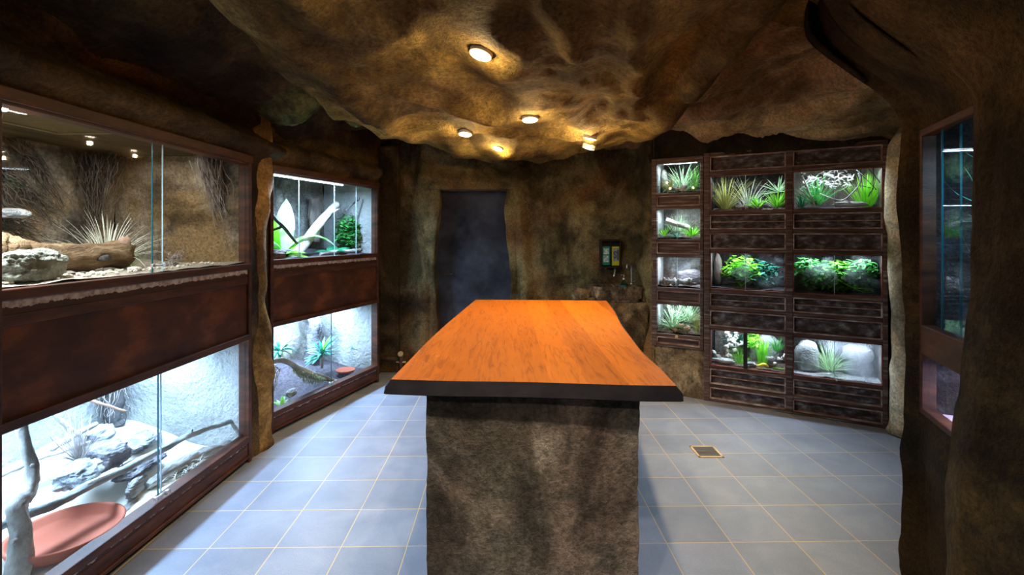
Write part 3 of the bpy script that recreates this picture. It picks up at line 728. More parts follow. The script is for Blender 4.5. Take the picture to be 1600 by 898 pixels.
SM = []
def small(c, u0, u1, z0, z1, back, side, floor_m, power, glass='glass', D=.36, fl=.02, col=(.74,.87,1.0), split=True):
    c.rooms.append((u0+.004, u1-.004, D-.02, z0, z1+.035))
    sheet('rear_panel', (u0, D, z0-.01), (u1, D, z0-.01), (u0, D, z1+.05), 14, 10, .02, 6, back, c.root, seed=u0*7+z0)
    sheet('side_panel', (u1+.004, D, z0-.01), (u1+.004, .03, z0-.01), (u1+.004, D, z1+.05), 6, 6, .004, 5, side, c.root, seed=5+z0)
    sheet('side_panel', (u0-.004, .03, z0-.01), (u0-.004, D, z0-.01), (u0-.004, .03, z1+.05), 6, 6, .004, 5, side, c.root, seed=7+z0)
    sheet('top_liner', (u0-.01, .03, z1+.045), (u0-.01, D+.02, z1+.045), (u1+.01, .03, z1+.045), 2, 2, 0, 3, 'plaster_dark', c.root)
    sheet('substrate', (u0-.01, .03, z0+fl-.01), (u1+.01, .03, z0+fl-.01), (u0-.01, D+.02, z0+fl-.01), 20, 14, .012, 9, floor_m, c.root, seed=1, fn=lambda p: .03*sst(.1, .35, p.y))
    um = (u0+u1)/2
    if split:
        c.pane(u0, um+.01, .016, z0, z1, glass); c.pane(um-.01, u1, .008, z0, z1, glass, e0='glass_edge_light')
    else: c.pane(u0, u1, .010, z0, z1, glass)
    c.light(u0+.04, u1-.04, .10, z1+.014, power*.5, .05, col=col)
small(c3, *bays[0], 1.629, 1.938, 'plaster_dark', 'plaster_dark', 'litter', 7.0, 'glass', split=True)
small(c3, *bays[0], .962, 1.283, 'plaster_dark', 'plaster_grey', 'soil', 7, 'foglight')
small(c3, *bays[0], .307, .622, 'plaster_grey', 'plaster_dark', 'litter', 8, 'glass', split=False)
small(c3, *bays[1], 1.629, 1.938, 'cork', 'plaster_grey', 'soil', 7, 'glass')
small(c3, *bays[1], .962, 1.283, 'plaster_dark', 'plaster_dark', 'soil', 8, 'foglight')
small(c3, *bays[1], .307, .622, 'plaster_dark', 'plaster_grey', 'whitegravel', 4.5, 'fog')
bn = (.047, .411)
small(c4, *bn, 1.805, 2.070, 'plaster_dark', 'plaster_white', 'litter', 5, 'glass', D=.32, split=False)
small(c4, *bn, 1.392, 1.657, 'plaster_grey', 'plaster_white', 'litter', 5, 'glass', D=.32)
small(c4, *bn, .957, 1.230, 'plaster_grey', 'plaster_white', 'litter', 5, 'foglight', D=.32)
small(c4, *bn, .541, .805, 'plaster_grey', 'plaster_white', 'litter', 5, 'glass', D=.32, split=False)
bm = bmesh.new(); tube(bm, [(.22, -.012, .53), (.22, -.03, .53)], .008, 10); tube(bm, [(.22, -.03, .53), (.22, -.045, .53)], .012, 10); mk('cam_lock', bm, 'brass', c4.root)
bm = bmesh.new(); tube(bm, [(.93, -.012, .318), (.93, -.03, .318)], .007, 10); mk('cam_lock', bm, 'chrome', c3.root)

# ---- cabinet 5 (near right)
c5 = Cab('terrarium_cabinet', (C5a.x, C5a.y), d5, 'dim two-tier terrarium cabinet set in the dark rock at the right edge')
L5 = .56
bm = bmesh.new()
addbox(bm, .0, .022, -.008, .04, .735, 1.85, .004)
for z0, z1 in ((.735, .757), (.968, 1.083), (1.822, 1.85)): addbox(bm, 0, L5, -.008, .04, z0, z1, .004)
mk('frame', bm, 'wood', c5.root)
g5a = c5.at(1490, 300, d=.02)[0]
c5.pane(.02, g5a+.03, .026, 1.08, 1.825, 'glass_dark', e1='glass_edge'); c5.pane(g5a-.07, L5, .012, 1.08, 1.825, 'glass_dark', e0='glass_edge')
c5.pane(.02, L5, .012, .755, .970, 'glass_dark')
shell(c5, .02, L5, .5, 1.06, 1.87, 'plaster_dark', 'plaster_dark', 'plaster_dark', 'soil', .02, None, .02)
shell(c5, .02, L5, .5, .70, .99, 'plaster_dark', 'plaster_dark', 'plaster_dark', 'pinksand', .04, None, .02)
c5.light(.30, .36, .25, 1.80, 6, .08, tube_=False, col=(.55,.8,1.0)); c5.light(.1, .4, .2, .96, 7.0, .06, tube_=False, col=(.7,.7,1.0))
bm = bmesh.new(); lathe(bm, [(.001, 1.80), (.03, 1.80), (.032, 1.81), (.024, 1.86)], 20)
for v in bm.verts: v.co += Vector((.33, .25, 0))
mk('lamp_lens', bm, 'bulb_blue', c5.root)

# ------------------------------------------------------------------ island table
tbl = empty('island_table', (.16, 2.7, 0)); tag(tbl, 'rock-sided island table with an orange live-edge wooden top, centre of the room', 'table')
Lp = [(-.409, 1.722), (-.393, 2.0), (-.375, 2.308), (-.344, 2.708), (-.299, 3.16), (-.23, 3.805)]
Rp = [(.792, 3.75), (.736, 3.223), (.669, 2.766), (.633, 2.412), (.605, 2.113), (.601, 1.857), (.589, 1.648)]
def sm(pts, n): return [(p.x, p.y) for p in spline([(a, b, 0) for a, b in pts], n)]
out = sm(Lp, 30)+sm(Rp, 34)
fr = [(.589+(-.409-.589)*t+0, 1.648+(1.722-1.648)*t-.004*math.sin(PI*t*3)) for t in [k/12 for k in range(1, 12)]]
out = out+fr
cxm = sum(p[0] for p in out)/len(out); cym = sum(p[1] for p in out)/len(out)
def offs(pts, d):
    n = len(pts); r = []
    for i in range(n):
        a = Vector(pts[i-1]); b = Vector(pts[(i+1) % n]); t = (b-a).normalized(); nn = Vector((t.y, -t.x))*-1
        r.append((pts[i][0]+nn.x*d(i), pts[i][1]+nn.y*d(i)))
    return r
area = sum(out[i-1][0]*out[i][1]-out[i][0]*out[i-1][1] for i in range(len(out)))
sg = -1 if area > 0 else 1
wv = lambda i: .004*noise.noise((i*.4, 0, 0))
levels = [(out, .918, 0), (offs(out, lambda i: sg*(.004+wv(i))), .914, 1), (offs(out, lambda i: sg*(.022+wv(i))), .893, 1), (offs(out, lambda i: sg*(.034+wv(i))), .876, 1), (offs(out, lambda i: sg*(.022+wv(i))), .870, 1)]
bm = bmesh.new(); rings = []
for pts, z, mi in levels: rings.append([bm.verts.new((p[0]-.16, p[1]-2.7, z)) for p in pts])
n = len(out)
for a, b in zip(rings, rings[1:]):
    for k in range(n): f = bm.faces.new((a[k], a[(k+1) % n], b[(k+1) % n], b[k])); f.material_index = 1
f = bm.faces.new(rings[0]); f.material_index = 0; f = bm.faces.new(rings[-1][::-1]); f.material_index = 1
bmesh.ops.recalc_face_normals(bm, faces=bm.faces)
mk('tabletop', bm, ['top', 'bark_edge'], tbl)
def rock_box(bm, x0, x1, y0, y1, z0, z1, st=.025, amp=.02, seed=0, skew=0):
    faces = [((x0,y0),(x1,y0)), ((x1,y0),(x1,y1)), ((x1,y1),(x0,y1)), ((x0,y1),(x0,y0))]
    per = []
    for a, b in faces:
        L = pdist(a, b); k = int(L/st)
        for i in range(k): t = i/k; per.append((a[0]+(b[0]-a[0])*t, a[1]+(b[1]-a[1])*t))
    nz_ = int((z1-z0)/st); g = []
    for j in range(nz_+1):
        z = z0+(z1-z0)*j/nz_; row = []
        for (x, y) in per:
            q = Vector((x, y, z)); c = Vector(((x0+x1)/2, (y0+y1)/2, z)); dirv = Vector(((x-c.x)/(x1-x0), (y-c.y)/(y1-y0), 0)).normalized()
            h = amp*noise.fractal(q*3+Vector((seed, 0, 0)), 1, 2, 5)+amp*.45*noise.fractal(q*16, 1, 2, 4)
            row.append(bm.verts.new(q+dirv*h+Vector((skew*(y-y0), 0, 0))))
        g.append(row)
    m = len(per)
    for a, b in zip(g, g[1:]):
        for k in range(m): f = bm.faces.new((a[k], a[(k+1) % m], b[(k+1) % m], b[k])); f.smooth = True
    bm.faces.new(g[-1])
bm = bmesh.new(); rock_box(bm, -.293-.16, .502-.16, 1.80-2.7, 3.62-2.7, 0, .872, .012, .010, 4, .07)
mk('stone_base', bm, 'base', tbl)

# ------------------------------------------------------------------ ceiling spots
def ceil_hit(px, py):
    r = Vector(((px-CX)/FPX, 1, (CY-py)/FPX)); y = 1.3
    while y < 6:
        p = CAM+r*y
        if p.z > ceil_h(p.x, p.y): break
        y += .004
    return p
spots = [(752, 81, 'nearest and largest of the ceiling downlights, alone near the top'), (828, 184, 'ceiling downlight in the middle of the lit rock bulge, above the tabletop'),
         (727, 207, 'ceiling downlight on the left flank of the rock bulge'), (922, 214, 'upper of the two ceiling downlights close together on the right'),
         (778, 230, 'faint half-hidden ceiling downlight low on the far rim of the bulge'), (920, 229, 'lower ceiling downlight seen edge-on under its right-hand neighbour')]
for i, (px, py, lb) in enumerate(spots):
    p = ceil_hit(px, py); p.z = ceil_h(p.x, p.y)
    e = .05; nx_ = (ceil_h(p.x+e, p.y)-ceil_h(p.x-e, p.y))/(2*e); ny_ = (ceil_h(p.x, p.y+e)-ceil_h(p.x, p.y-e))/(2*e)
    nrm = Vector((nx_, ny_, -1)).normalized()
    root = empty('ceiling_spotlight', p); root.rotation_mode = 'QUATERNION'; root.rotation_quaternion = Vector((0, 0, -1)).rotation_difference(nrm)
    tag(root, lb, 'ceiling light', 'recessed ceiling downlights')
    bm = bmesh.new(); lathe(bm, [(.047, .012), (.047, -.010), (.043, -.015), (.034, -.012), (.031, -.002), (.031, .01)], 32); mk('trim_ring', bm, 'ring', root)
    bm = bmesh.new(); lathe(bm, [(.0005, -.006), (.02, -.006), (.032, -.002)], 24); mk('lens', bm, 'bulb', root)
    def spotl(par, loc, power, ang=1.75, lc=SPOT_COL):
        L = bpy.data.lights.new('downlight', 'SPOT'); L.energy = power; L.color = lc; L.spot_size = ang; L.spot_blend = .8; L.shadow_soft_size = .03
        o = bpy.data.objects.new('downlight', L); COL.objects.link(o); o.location = loc; return o
    spotl(None, p+Vector((0, 0, -.03)), SPOT_W*(.9 if i != 4 else .6))
    L = bpy.data.lights.new('downlight_spill', 'POINT'); L.energy = SPILL_W; L.color = (1.0, .70, .34); L.shadow_soft_size = .015
    o = bpy.data.objects.new('downlight_spill', L); COL.objects.link(o); o.location = p+nrm*.055
for x, y in ((-.35, .45), (.35, .45), (-.1, -.7)):  # unseen fill lamps, added to light the table base and floor
    fill_root = empty('ceiling_spotlight', (x, y, ceil_h(x, y))); tag(fill_root, 'added fill light behind the viewpoint, aimed at the table base', 'ceiling light', 'added fill lights behind the viewpoint')
    bm = bmesh.new(); lathe(bm, [(.047, .012), (.047, -.010), (.043, -.015), (.034, -.012), (.031, -.002), (.031, .01)], 32); mk('trim_ring', bm, 'ring', fill_root)
    bm = bmesh.new(); lathe(bm, [(.0005, -.006), (.02, -.006), (.032, -.002)], 24); mk('lens', bm, 'bulb', fill_root)
    spotl(None, (x, y, ceil_h(x, y)-.03), SPOT_W*1.3, 1.15, (1, .84, .66)).rotation_euler = (math.atan2(1.9-y, 1.75), 0, 0)
#CONTENTS
# ------------------------------------------------------------------ things inside the terrariums
def branch(c, name, path, rad, mat, label, cat, n=24, sides=12, rough=.25, seed=0, twig=(), group=None, capmat=None, knots=0, wob=.004):
    """path: (px, py, depth) along the limb; twig: further (path, radii) limbs of the same piece"""
    bm = bmesh.new(); P0 = None; rr = random.Random(seed)
    for k, (pth, rd) in enumerate([(path, rad)]+list(twig)):
        L = [c.at(a, b, d=d) for a, b, d in pth]
        if P0 is None: P0 = min(L, key=lambda v: v.z).copy()
        S = spline([p-P0 for p in L], n)
        S = [p+Vector((noise.noise((i*.4, seed, 1)), noise.noise((i*.4, seed, 2)), noise.noise((i*.4, seed, 3))))*wob for i, p in enumerate(S)]
        m = len(rd)-1; RR = []
        for i in range(n+1):
            t = i/n*m; a = min(int(t), m-1); RR.append(rd[a]+(rd[a+1]-rd[a])*(t-a))
        tube(bm, S, RR, sides, rough, seed+k)
        for q in range(knots):
            i = rr.randrange(2, n-2); p = S[i]; dv = Vector((rr.uniform(-1, 1), rr.uniform(-1, 1), rr.uniform(.2, 1))).normalized()
            tube(bm, [p, p+dv*RR[i]*1.9], [RR[i]*.5, RR[i]*.25], 6, .2, q)
    mats = [mat]+([capmat] if capmat else [])
    return c.put(name, bm, mats, P0, label, cat, group, smooth=False)
def ground(c, px, py, d): return c.at(px, py, d=d)
def stone(c, px, py, d, size, seed, mat, label, amp=.22, strata=0, rz=0, name='stone', group=None, z=None, sub=5):
    p = c.at(px, py, d=d)
    if z is not None: p.z = z
    return c.put(name, rockbm(size, seed, sub, amp, 2.2, strata), mat, p, label, 'rock', group, rz)
def plant(c, name, px, py, d, bm, mats, label, cat='plant', group=None, rz=0, z=None, stem=None):
    p = c.at(px, py, d=d)
    if z is not None: p.z = z
    o = c.put(name, bm, mats, p, label, cat, group, rz)
    if stem:
        b2 = bmesh.new(); tube(b2, stem[0], stem[1], 7, .1); mk('stem', b2, stem[2], o)
    return o
def rb(bm, fn):
    for v in bm.verts: v.co = fn(v.co)
    return bm
# -- cabinet 1, upper
lg_ = branch(c1, 'log', [(-60, 388, .30), (-10, 385, .30), (20, 392, .29), (70, 400, .28), (130, 402, .27), (196, 397, .26)], [.05, .06, .054, .052, .056, .064], 'log',
       'weathered brown log lying behind the pale stone in the upper left terrarium', 'log', n=40, sides=20, rough=.28, seed=3, wob=.004)
bm = bmesh.new(); e = c1.at(197, 396, d=.26)
tube(bm, [(0, 0, 0), (.006, -.004, .001)], [.058, .05], 20, .2, 3)
tube(bm, [(-.02, .0, .04), (.0, 0, .07), (.012, 0, .085)], [.03, .022, .004], 12, .3, 1)
ce = mk('cut_end', bm, 'cutwood', lg_); ce.matrix_parent_inverse = Matrix.Identity(4); ce.location = e-c1.at(0, 0, d=0)*0 - (lg_['_o'] if '_o' in lg_ else Vector((0,0,0))) if False else (0, 0, 0)
loc_l = lg_.location.copy(); inv = Matrix.Rotation(-c1.a, 4, 'Z'); ce.location = inv @ (c1.w(*e)-loc_l)
bm = bmesh.new(); tube(bm, [(-.03, 0, 0), (0, -.006, .004), (.035, -.002, -.004)], [.010, .022, .010], 10, .5, 2); kh = mk('knot', bm, 'darkbranch', lg_); kh.location = inv @ (c1.w(*(c1.at(160, 403, d=.222)))-loc_l)
stone(c1, 44, 421, .12, (.125, .075, .115), 5, 'rock_pale', 'rough pale greenish stone leaning by the log in the upper left terrarium', .3, .05, .2, z=1.265)
stone(c1, 4, 432, .30, (.10, .06, .05), 15, 'drift', 'brown bark-like rock at left edge behind the rough pale stone', .3, .1, z=1.265)
stone(c1, 210, 414, .12, (.03, .022, .022), 8, 'rock_cream', 'small cream pebble by the cut end of the brown log', z=1.262)
stone(c1, -6, 340, .72, (.09, .12, .045), 11, 'rock_white', 'white stone ledge jutting in at the left picture edge', .25)
rg = random.Random(4)
bm = tuft(110, .31, .0065, .80, 1.45, .05, 10, rnd=rg, emin=.6)
tuft(30, .33, .006, .95, 1.6, .02, 9, rnd=rg, azr=(PI*.7, PI*1.3), bm=bm)
plant(c1, 'grass_tuft', 168, 411, .40, bm, 'grass_pale', 'pale bleached grass tuft rising behind the log in the upper left terrarium', 'grass', z=1.272)
bm = tuft(40, .12, .004, .8, 1.2, .02, 6, rnd=rg, emin=.5)
plant(c1, 'grass_tuft', 200, 412, .30, bm, 'grass_green', 'short green grass beside the cut end of the brown log', 'grass', z=1.27)
for i, (pa, s0, s1, n_, lb) in enumerate([
    ([(28, 218, .80), (60, 265, .80), (105, 345, .76)], .004, .03, 60, 'dark twig bundle slanting down the brown wall, uppermost of the left three'),
    ([(8, 268, .80), (50, 305, .78), (100, 352, .74)], .006, .03, 60, 'dark twig bundle slanting below the uppermost one'),
    ([(-30, 310, .78), (20, 350, .76), (85, 378, .70)], .05, .05, 90, 'tangled dark brushwood low behind the long brown log'),
    ([(150, 240, .80), (150, 300, .78), (150, 372, .74)], .06, .02, 100, 'dark upright brushwood behind the pale grass tuft')]):
    L = [c1.at(a, b, d=d) for a, b, d in pa]; P0 = L[-1]
    bm = twigs(n_, [p-P0 for p in L], s0, s1, .0028, random.Random(20+i), .05)
    c1.put('twig_bundle', bm, 'twig_dark', P0, lb, 'twigs', 'dark brushwood on the brown terrarium wall')
L = [c1.at(a, b, d=d) for a, b, d in ((322, 235, .20), (332, 290, .19), (352, 345, .15), (372, 412, .10))]; P0 = L[-1]
bm = twigs(110, [p-P0 for p in L], .030, .022, .0026, random.Random(31), .05, segs=12)
c1.put('root_bundle', bm, 'twig_pale', P0, 'grey-brown fibrous root bundle hanging down the far end wall of upper left terrarium', 'roots')
bm = bmesh.new(); rgv = random.Random(12)
for i in range(120):
    u = rgv.uniform(.12, 1.35); d = rgv.uniform(.05, .22); r_ = rgv.uniform(.004, .011)
    rr_ = bmesh.ops.create_icosphere(bm, subdivisions=1, radius=r_)
    for v in rr_['verts']: v.co = Vector((v.co.x*1.3+u, v.co.y+d, v.co.z*.8+.004))
o = c1.put('pebbles', bm, 'rock_cream', (0, 0, 1.262), 'loose pale gravel scattered along the upper left glass', 'gravel'); o['kind'] = 'stuff'
L = [c1.at(a, b, d=.16) for a, b in ((268, 408), (276, 402), (282, 396))]
bm = twigs(30, [p-L[0] for p in L], .008, .018, .0018, random.Random(3), .04); c1.put('moss_clump', bm, 'twig_pale', L[0], 'small dry moss clump by the lock of the upper left glass', 'moss')

# -- cabinet 1, lower
pb_ = c1.at(112, 846, z=.105)
bm = bmesh.new(); lathe(bm, [(.001, .010), (.165, .010), (.178, .016), (.187, .042), (.196, .050), (.204, .046), (.200, .036), (.186, 0), (.001, 0)], 64)
c1.put('water_dish', bm, 'terracotta', (pb_.x, .235, .118), 'large round terracotta dish on the pale sand by the lower left glass', 'dish')
branch(c1, 'branch', [(26, 905, .22), (34, 840, .24), (26, 790, .26), (44, 770, .28), (50, 730, .30), (38, 690, .32), (28, 640, .34), (22, 600, .36)], [.040, .035, .031, .026, .022, .020, .019, .018], 'palebranch',
       'thick pale upright limb at the left end of the sand terrarium', 'branch', n=36, sides=14, seed=2, knots=2)
branch(c1, 'branch', [(-20, 830, .30), (20, 812, .28), (80, 790, .26), (140, 758, .24), (200, 730, .21), (262, 698, .17), (300, 678, .13), (345, 663, .11), (389, 648, .09)], [.021, .021, .019, .018, .018, .016, .015, .013, .012], 'greybranch',
       'long grey-blue branch running diagonally across the whole sand terrarium', 'branch', n=44, sides=12, rough=.3, seed=6, twig=[([(298, 680, .13), (300, 671, .13)], [.009, .006])])
branch(c1, 'branch', [(-10, 745, .62), (40, 722, .60), (75, 702, .58), (110, 682, .56), (150, 662, .54)], [.016, .022, .022, .018, .012], 'palebranch',
       'pale forked branch lying on the sand behind the upright limb', 'branch', n=26, seed=9, twig=[([(60, 715, .58), (100, 704, .52), (140, 690, .48)], [.012, .010, .005]), ([(78, 640, .56), (100, 662, .56), (122, 680, .55)], [.008, .011, .012])])
branch(c1, 'twig', [(128, 622, .62), (160, 631, .6), (197, 643, .56)], [.008, .008, .007], 'rust_twig', 'short reddish stick poking out in front of the dark stump', 'twig', n=14, seed=4)
L = [c1.at(a, b, d=d) for a, b, d in ((176, 600, .76), (178, 640, .76), (180, 660, .75))]
bm = bmesh.new(); P0 = L[-1]; tube(bm, spline([p-P0-Vector((0, 0, .02)) for p in L], 12), [.045]*6+[.05]*7, 16, .4, 3); 
o = c1.put('stump', bm, 'darkbranch', P0, 'dark fibrous stump in the far corner of the sand terrarium', 'stump')
bm = twigs(50, [p-P0 for p in L], .03, .045, .003, random.Random(5), .03); mk('fibres', bm, 'twig_pale', o)
stone(c1, 122, 752, .36, (.115, .085, .085), 21, 'rock_white', 'whitish rock in front of the dry twiggy bush, nearest the diagonal branch', .3, .06, .4)
stone(c1, 165, 730, .42, (.10, .09, .13), 22, 'rock_grey', 'tall banded grey-purple rock in the middle of the sand terrarium', .25, .08, .2)
stone(c1, 150, 690, .60, (.10, .07, .08), 23, 'rock_blue', 'bluish rock at the back right of the dry bush', .25, .03)
stone(c1, 222, 695, .52, (.14, .08, .06), 24, 'rock_white', 'low whitish rock heap on the far sand right of the banded rock', .35, .08, .5)
stone(c1, 215, 735, .34, (.15, .08, .05), 25, 'rock_grey', 'low layered grey rock under the diagonal branch', .3, .1, .1)
rg = random.Random(14); P0 = c1.at(124, 722, d=.42); bm = bmesh.new()
for i in range(70):
    az = rg.uniform(0, 2*PI); s = rg.random()*.75; el = PI/2-s; L_ = rg.uniform(.10, .26); p = Vector((0, 0, 0)); P = [p.copy()]
    for k in range(6):
        el += rg.uniform(-.12, .12); az += rg.uniform(-.2, .2); p = p+Vector((math.cos(az)*math.cos(el), math.sin(az)*math.cos(el), math.sin(el)))*L_/6; P.append(p.copy())
    tube(bm, P, [.0022, .002, .0018, .0016, .0013, .001, .0008], 4, caps=False)
c1.put('dry_bush', bm, 'twig_pale', P0, 'leafless dry bush of thin twigs on the sand, left centre', 'bush')
stone(c1, 205, 798, .22, (.13, .035, .045), 31, 'drift', 'flat pointed driftwood slab nearest the lock of the sand terrarium', .3, .15, .28, 'driftwood')
stone(c1, 214, 768, .26, (.10, .03, .075), 32, 'drift', 'upright grey driftwood chunk behind the flat pointed slab', .3, .15, .3, 'driftwood')
branch(c1, 'driftwood', [(232, 760, .22), (270, 732, .20), (310, 712, .17), (350, 697, .12), (384, 684, .075)], [.018, .028, .03, .026, .014], 'drift',
       'long split driftwood lying to the right under the diagonal branch', 'driftwood', n=26, rough=.6, seed=7)
stone(c1, 296, 742, .15, (.07, .035, .05), 33, 'cork', 'squat brown wood block half hidden in dry curls of grass', .15, .05, .1, 'wood_block')
rg = random.Random(15); bm = bmesh.new()
for i in range(90):
    u, d = rg.uniform(-.16, .17), rg.uniform(-.05, .05); az = rg.uniform(0, 2*PI)
    blade(bm, (u, d, 0), az, rg.uniform(.7, 1.5), rg.uniform(.06, .12), .0025, rg.uniform(2, 4), 8)
plant(c1, 'grass_tuft', 290, 752, .14, bm, 'grass_pale', 'curled dry pale grass by the glass around the brown wood block', 'grass', z=.115)

# -- cabinet 2, upper
def leafplant(leaves, bm=None, seg=9):
    bm = bm or bmesh.new()
    for (az, el, L_, w, dr, mi) in leaves: blade(bm, (0, 0, 0), az, el, L_, w, dr, seg, .16, 'leaf', mi)
    return bm
bm = leafplant([(2.7, 1.5, .46, .19, .3, 0), (.5, 1.42, .48, .16, .25, 1), (.1, .85, .40, .11, 1.0, 0), (-.3, 1.2, .60, .07, 2.0, 1), (0, 1.0, .30, .12, .8, 0), (-.4, .5, .26, .05, 1.2, 0), (-1.2, .7, .20, .09, 1.1, 0), (3.3, 1.0, .34, .10, .9, 1),
                (3.6, .5, .25, .09, 1.0, 0), (-2.2, .7, .22, .10, 1.1, 0), (1.5, .9, .3, .1, .8, 0), (-.9, .2, .24, .07, .6, 0), (2.2, 1.2, .32, .10, .5, 1)])
plant(c2, 'broadleaf_plant', 440, 380, .22, bm, ['leaf_bright', 'leaf_varieg'], 'big broad-leaved plant, bright green and cream, at left of the second upper terrarium', z=1.27)
branch(c2, 'branch', [(456, 408, .12), (472, 385, .16), (494, 356, .20), (512, 334, .24), (527, 319, .27)], [.046, .042, .040, .038, .034], 'palebranch',
       'thick pale branch leaning up to the right in the second upper terrarium', 'branch', n=22, seed=11, rough=.15, twig=[([(508, 338, .22), (519, 332, .22), (530, 326, .22)], [.010, .009, .007])])
branch(c2, 'branch', [(414, 318, .05), (428, 340, .07), (444, 356, .09), (464, 380, .12)], [.012, .014, .014, .010], 'darkbranch',
       'dark thin branch crossing in front of the big broad-leaved plant', 'branch', n=20, seed=12, twig=[([(440, 354, .08), (428, 359, .08), (412, 362, .08)], [.011, .008, .006])])
rg = random.Random(41)
bm = bush(340, (.15, .11, .19), .06, rg)
plant(c2, 'leafy_bush', 543, 385, .25, bm, 'leaf_mid', 'dense small-leaved green bush right of the pale leaning branch', 'bush', z=1.26, stem=([(0, 0, 0), (.01, 0, .12), (0, .01, .2)], [.01, .008, .005], 'twig_dark'))
bm = leafplant([(-.5, .9, .20, .11, 1.2, 0), (-1.7, .8, .19, .11, 1.2, 0), (2.9, .8, .20, .10, 1.3, 0), (-2.5, .6, .16, .10, 1.1, 0), (.6, 1.0, .18, .10, 1.0, 0)])
plant(c2, 'broadleaf_plant', 518, 388, .20, bm, ['leaf_deep'], 'low dark glossy broad-leaved plant under the pale leaning branch', z=1.26)
L = [c2.at(a, b, d=d) for a, b, d in ((556, 318, .40), (562, 345, .38), (566, 388, .30))]; P0 = L[-1]
bm = twigs(60, [p-P0 for p in L], .018, .03, .003, random.Random(42), .04); c2.put('root_bundle', bm, 'twig_pale', P0, 'brown trailing roots beside the small-leaved bush against the white wall', 'roots')
branch(c2, 'branch', [(540, 330, .16), (550, 320, .14), (557, 314, .13)], [.008, .008, .007], 'darkbranch', 'short dark twig with two claw tips above the small-leaved bush', 'twig', n=12, seed=5,
       twig=[([(556, 315, .13), (558, 311, .13), (557, 308, .13)], [.005, .004, .002]), ([(556, 315, .13), (561, 312, .13), (561, 308, .13)], [.005, .004, .002])])
branch(c2, 'log', [(500, 397, .12), (530, 393, .11), (555, 392, .10), (564, 390, .09)], [.014, .017, .02, .015], 'palebranch', 'short pale log on the soil beneath the small-leaved bush', 'log', n=16, seed=15)
L = [c2.at(a, b, d=.5) for a, b in ((490, 310), (492, 345), (490, 378))]; P0 = L[-1]
bm = bmesh.new(); tube(bm, spline([p-P0 for p in L], 12), .055, 16, .35, 3); c2.put('cork_trunk', bm, 'cork', P0, 'mottled cork trunk standing behind the pale leaning branch', 'trunk')
stone(c2, 430, 397, .10, (.09, .05, .07), 51, 'cork', 'rough bark lump at lower left in front of the broad-leaved plant', .3, .05, 0, 'bark_lump', z=1.255)
stone(c2, 448, 392, .20, (.07, .04, .06), 52, 'rock_grey', 'pale grey lump on the soil beside the rough bark lump', .3, .05, z=1.255)
# -- cabinet 2, lower
rg = random.Random(43); bm = bmesh.new()
for i in range(34):
    az = rg.uniform(0, 2*PI); s = (i/34)
    blade(bm, (0, 0, .10+.05*s), az, 1.45-1.25*(1-s), rg.uniform(.15, .22), .026, rg.uniform(.5, 1.1), 7, .2, 'leaf', 1 if i == 33 or i == 30 else 0)
plant(c2, 'spiky_plant', 503, 575, .28, bm, ['leaf_teal', 'leaf_bright'], 'blue-green rosette plant with long pointed leaves in the middle of the lower terrarium', stem=([(0, 0, 0), (.005, 0, .08), (0, 0, .15)], [.012, .010, .008], 'palebranch'))
bm = bmesh.new()
for i in range(26): blade(bm, (0, 0, .06), rg.uniform(0, 2*PI), rg.uniform(.3, 1.3), rg.uniform(.14, .24), .03, rg.uniform(.8, 1.6), 7, .2, 'leaf', int(rg.random() < .3))
plant(c2, 'leafy_plant', 438, 560, .25, bm, ['leaf_teal', 'leaf_pale'], 'arching blue-green plant in upper left corner of the lower terrarium', stem=([(0, 0, 0), (0, 0, .07)], [.01, .009], 'palebranch'))
mb = branch(c2, 'branch', [(408, 569, .06), (440, 563, .08), (460, 572, .10), (480, 583, .12), (505, 590, .13), (530, 596, .12), (552, 601, .08)], [.014, .018, .024, .030, .022, .015, .010], 'palebranch',
       'pale mossy branch lying across the lower terrarium in front of rosette plant', 'branch', n=30, seed=17)
rg = random.Random(44); bm = bmesh.new(); lm = mb.location.copy(); inv2 = Matrix.Rotation(-c2.a, 4, 'Z')
for i in range(520):
    t = rg.random(); q = c2.at(458+50*t, 576+14*t+rg.uniform(-3, 14)*math.sin(PI*t), d=.10-.02+rg.uniform(-.02, .03)); q = inv2 @ (c2.w(*q)-lm)
    blade(bm, q, rg.uniform(0, 2*PI), rg.uniform(-1, 1), rg.uniform(.018, .04), .008, 1.5, 2)
o = mk('moss', bm, 'moss', mb)
for i, (px, dd) in enumerate(((420, .07), (427, .10), (433, .06))): pass
L = [c2.at(a, b, d=.05) for a, b in ((425, 580), (422, 610), (424, 648))]; P0 = L[-1]
bm = twigs(12, [p-P0 for p in L], .02, .02, .005, random.Random(45), .06, 6); c2.put('root_bundle', bm, 'twig_white', P0, 'pale hanging roots at lower left edge of the lower terrarium', 'roots')
bm = bmesh.new()
for i in range(9): blade(bm, (0, 0, .02), rg.uniform(-1.0, 1.6), rg.uniform(.4, 1.4), rg.uniform(.09, .15), .025, rg.uniform(.8, 1.5), 6, .2, 'leaf', i % 2)
plant(c2, 'leafy_plant', 440, 640, .06, bm, ['leaf_bright', 'leaf_pale'], 'small bright plant growing low at the near left corner of the lower terrarium')
stone(c2, 455, 618, .12, (.06, .035, .05), 55, 'drift', 'dark striped bark piece on the soil behind the small bright plant', .25, .25, .4, 'bark_piece')
rg = random.Random(46); bm = bmesh.new(); P = spline([(0, 0, 0), (-.03, 0, .10), (-.07, 0, .2), (-.10, 0, .26)], 10); tube(bm, P, .0025, 5)
for p in P[4:]:
    for k in range(3): blade(bm, p, rg.uniform(0, 2*PI), rg.uniform(-.2, .8), .045, .014, .6, 3, .2, 'leaf')
plant(c2, 'thin_plant', 562, 576, .25, bm, 'leaf_teal', 'thin single-stemmed plant leaning against the white side wall', z=None)
L = [c2.at(a, b, d=.5) for a, b in ((492, 490), (490, 530), (486, 570))]; P0 = L[-1]
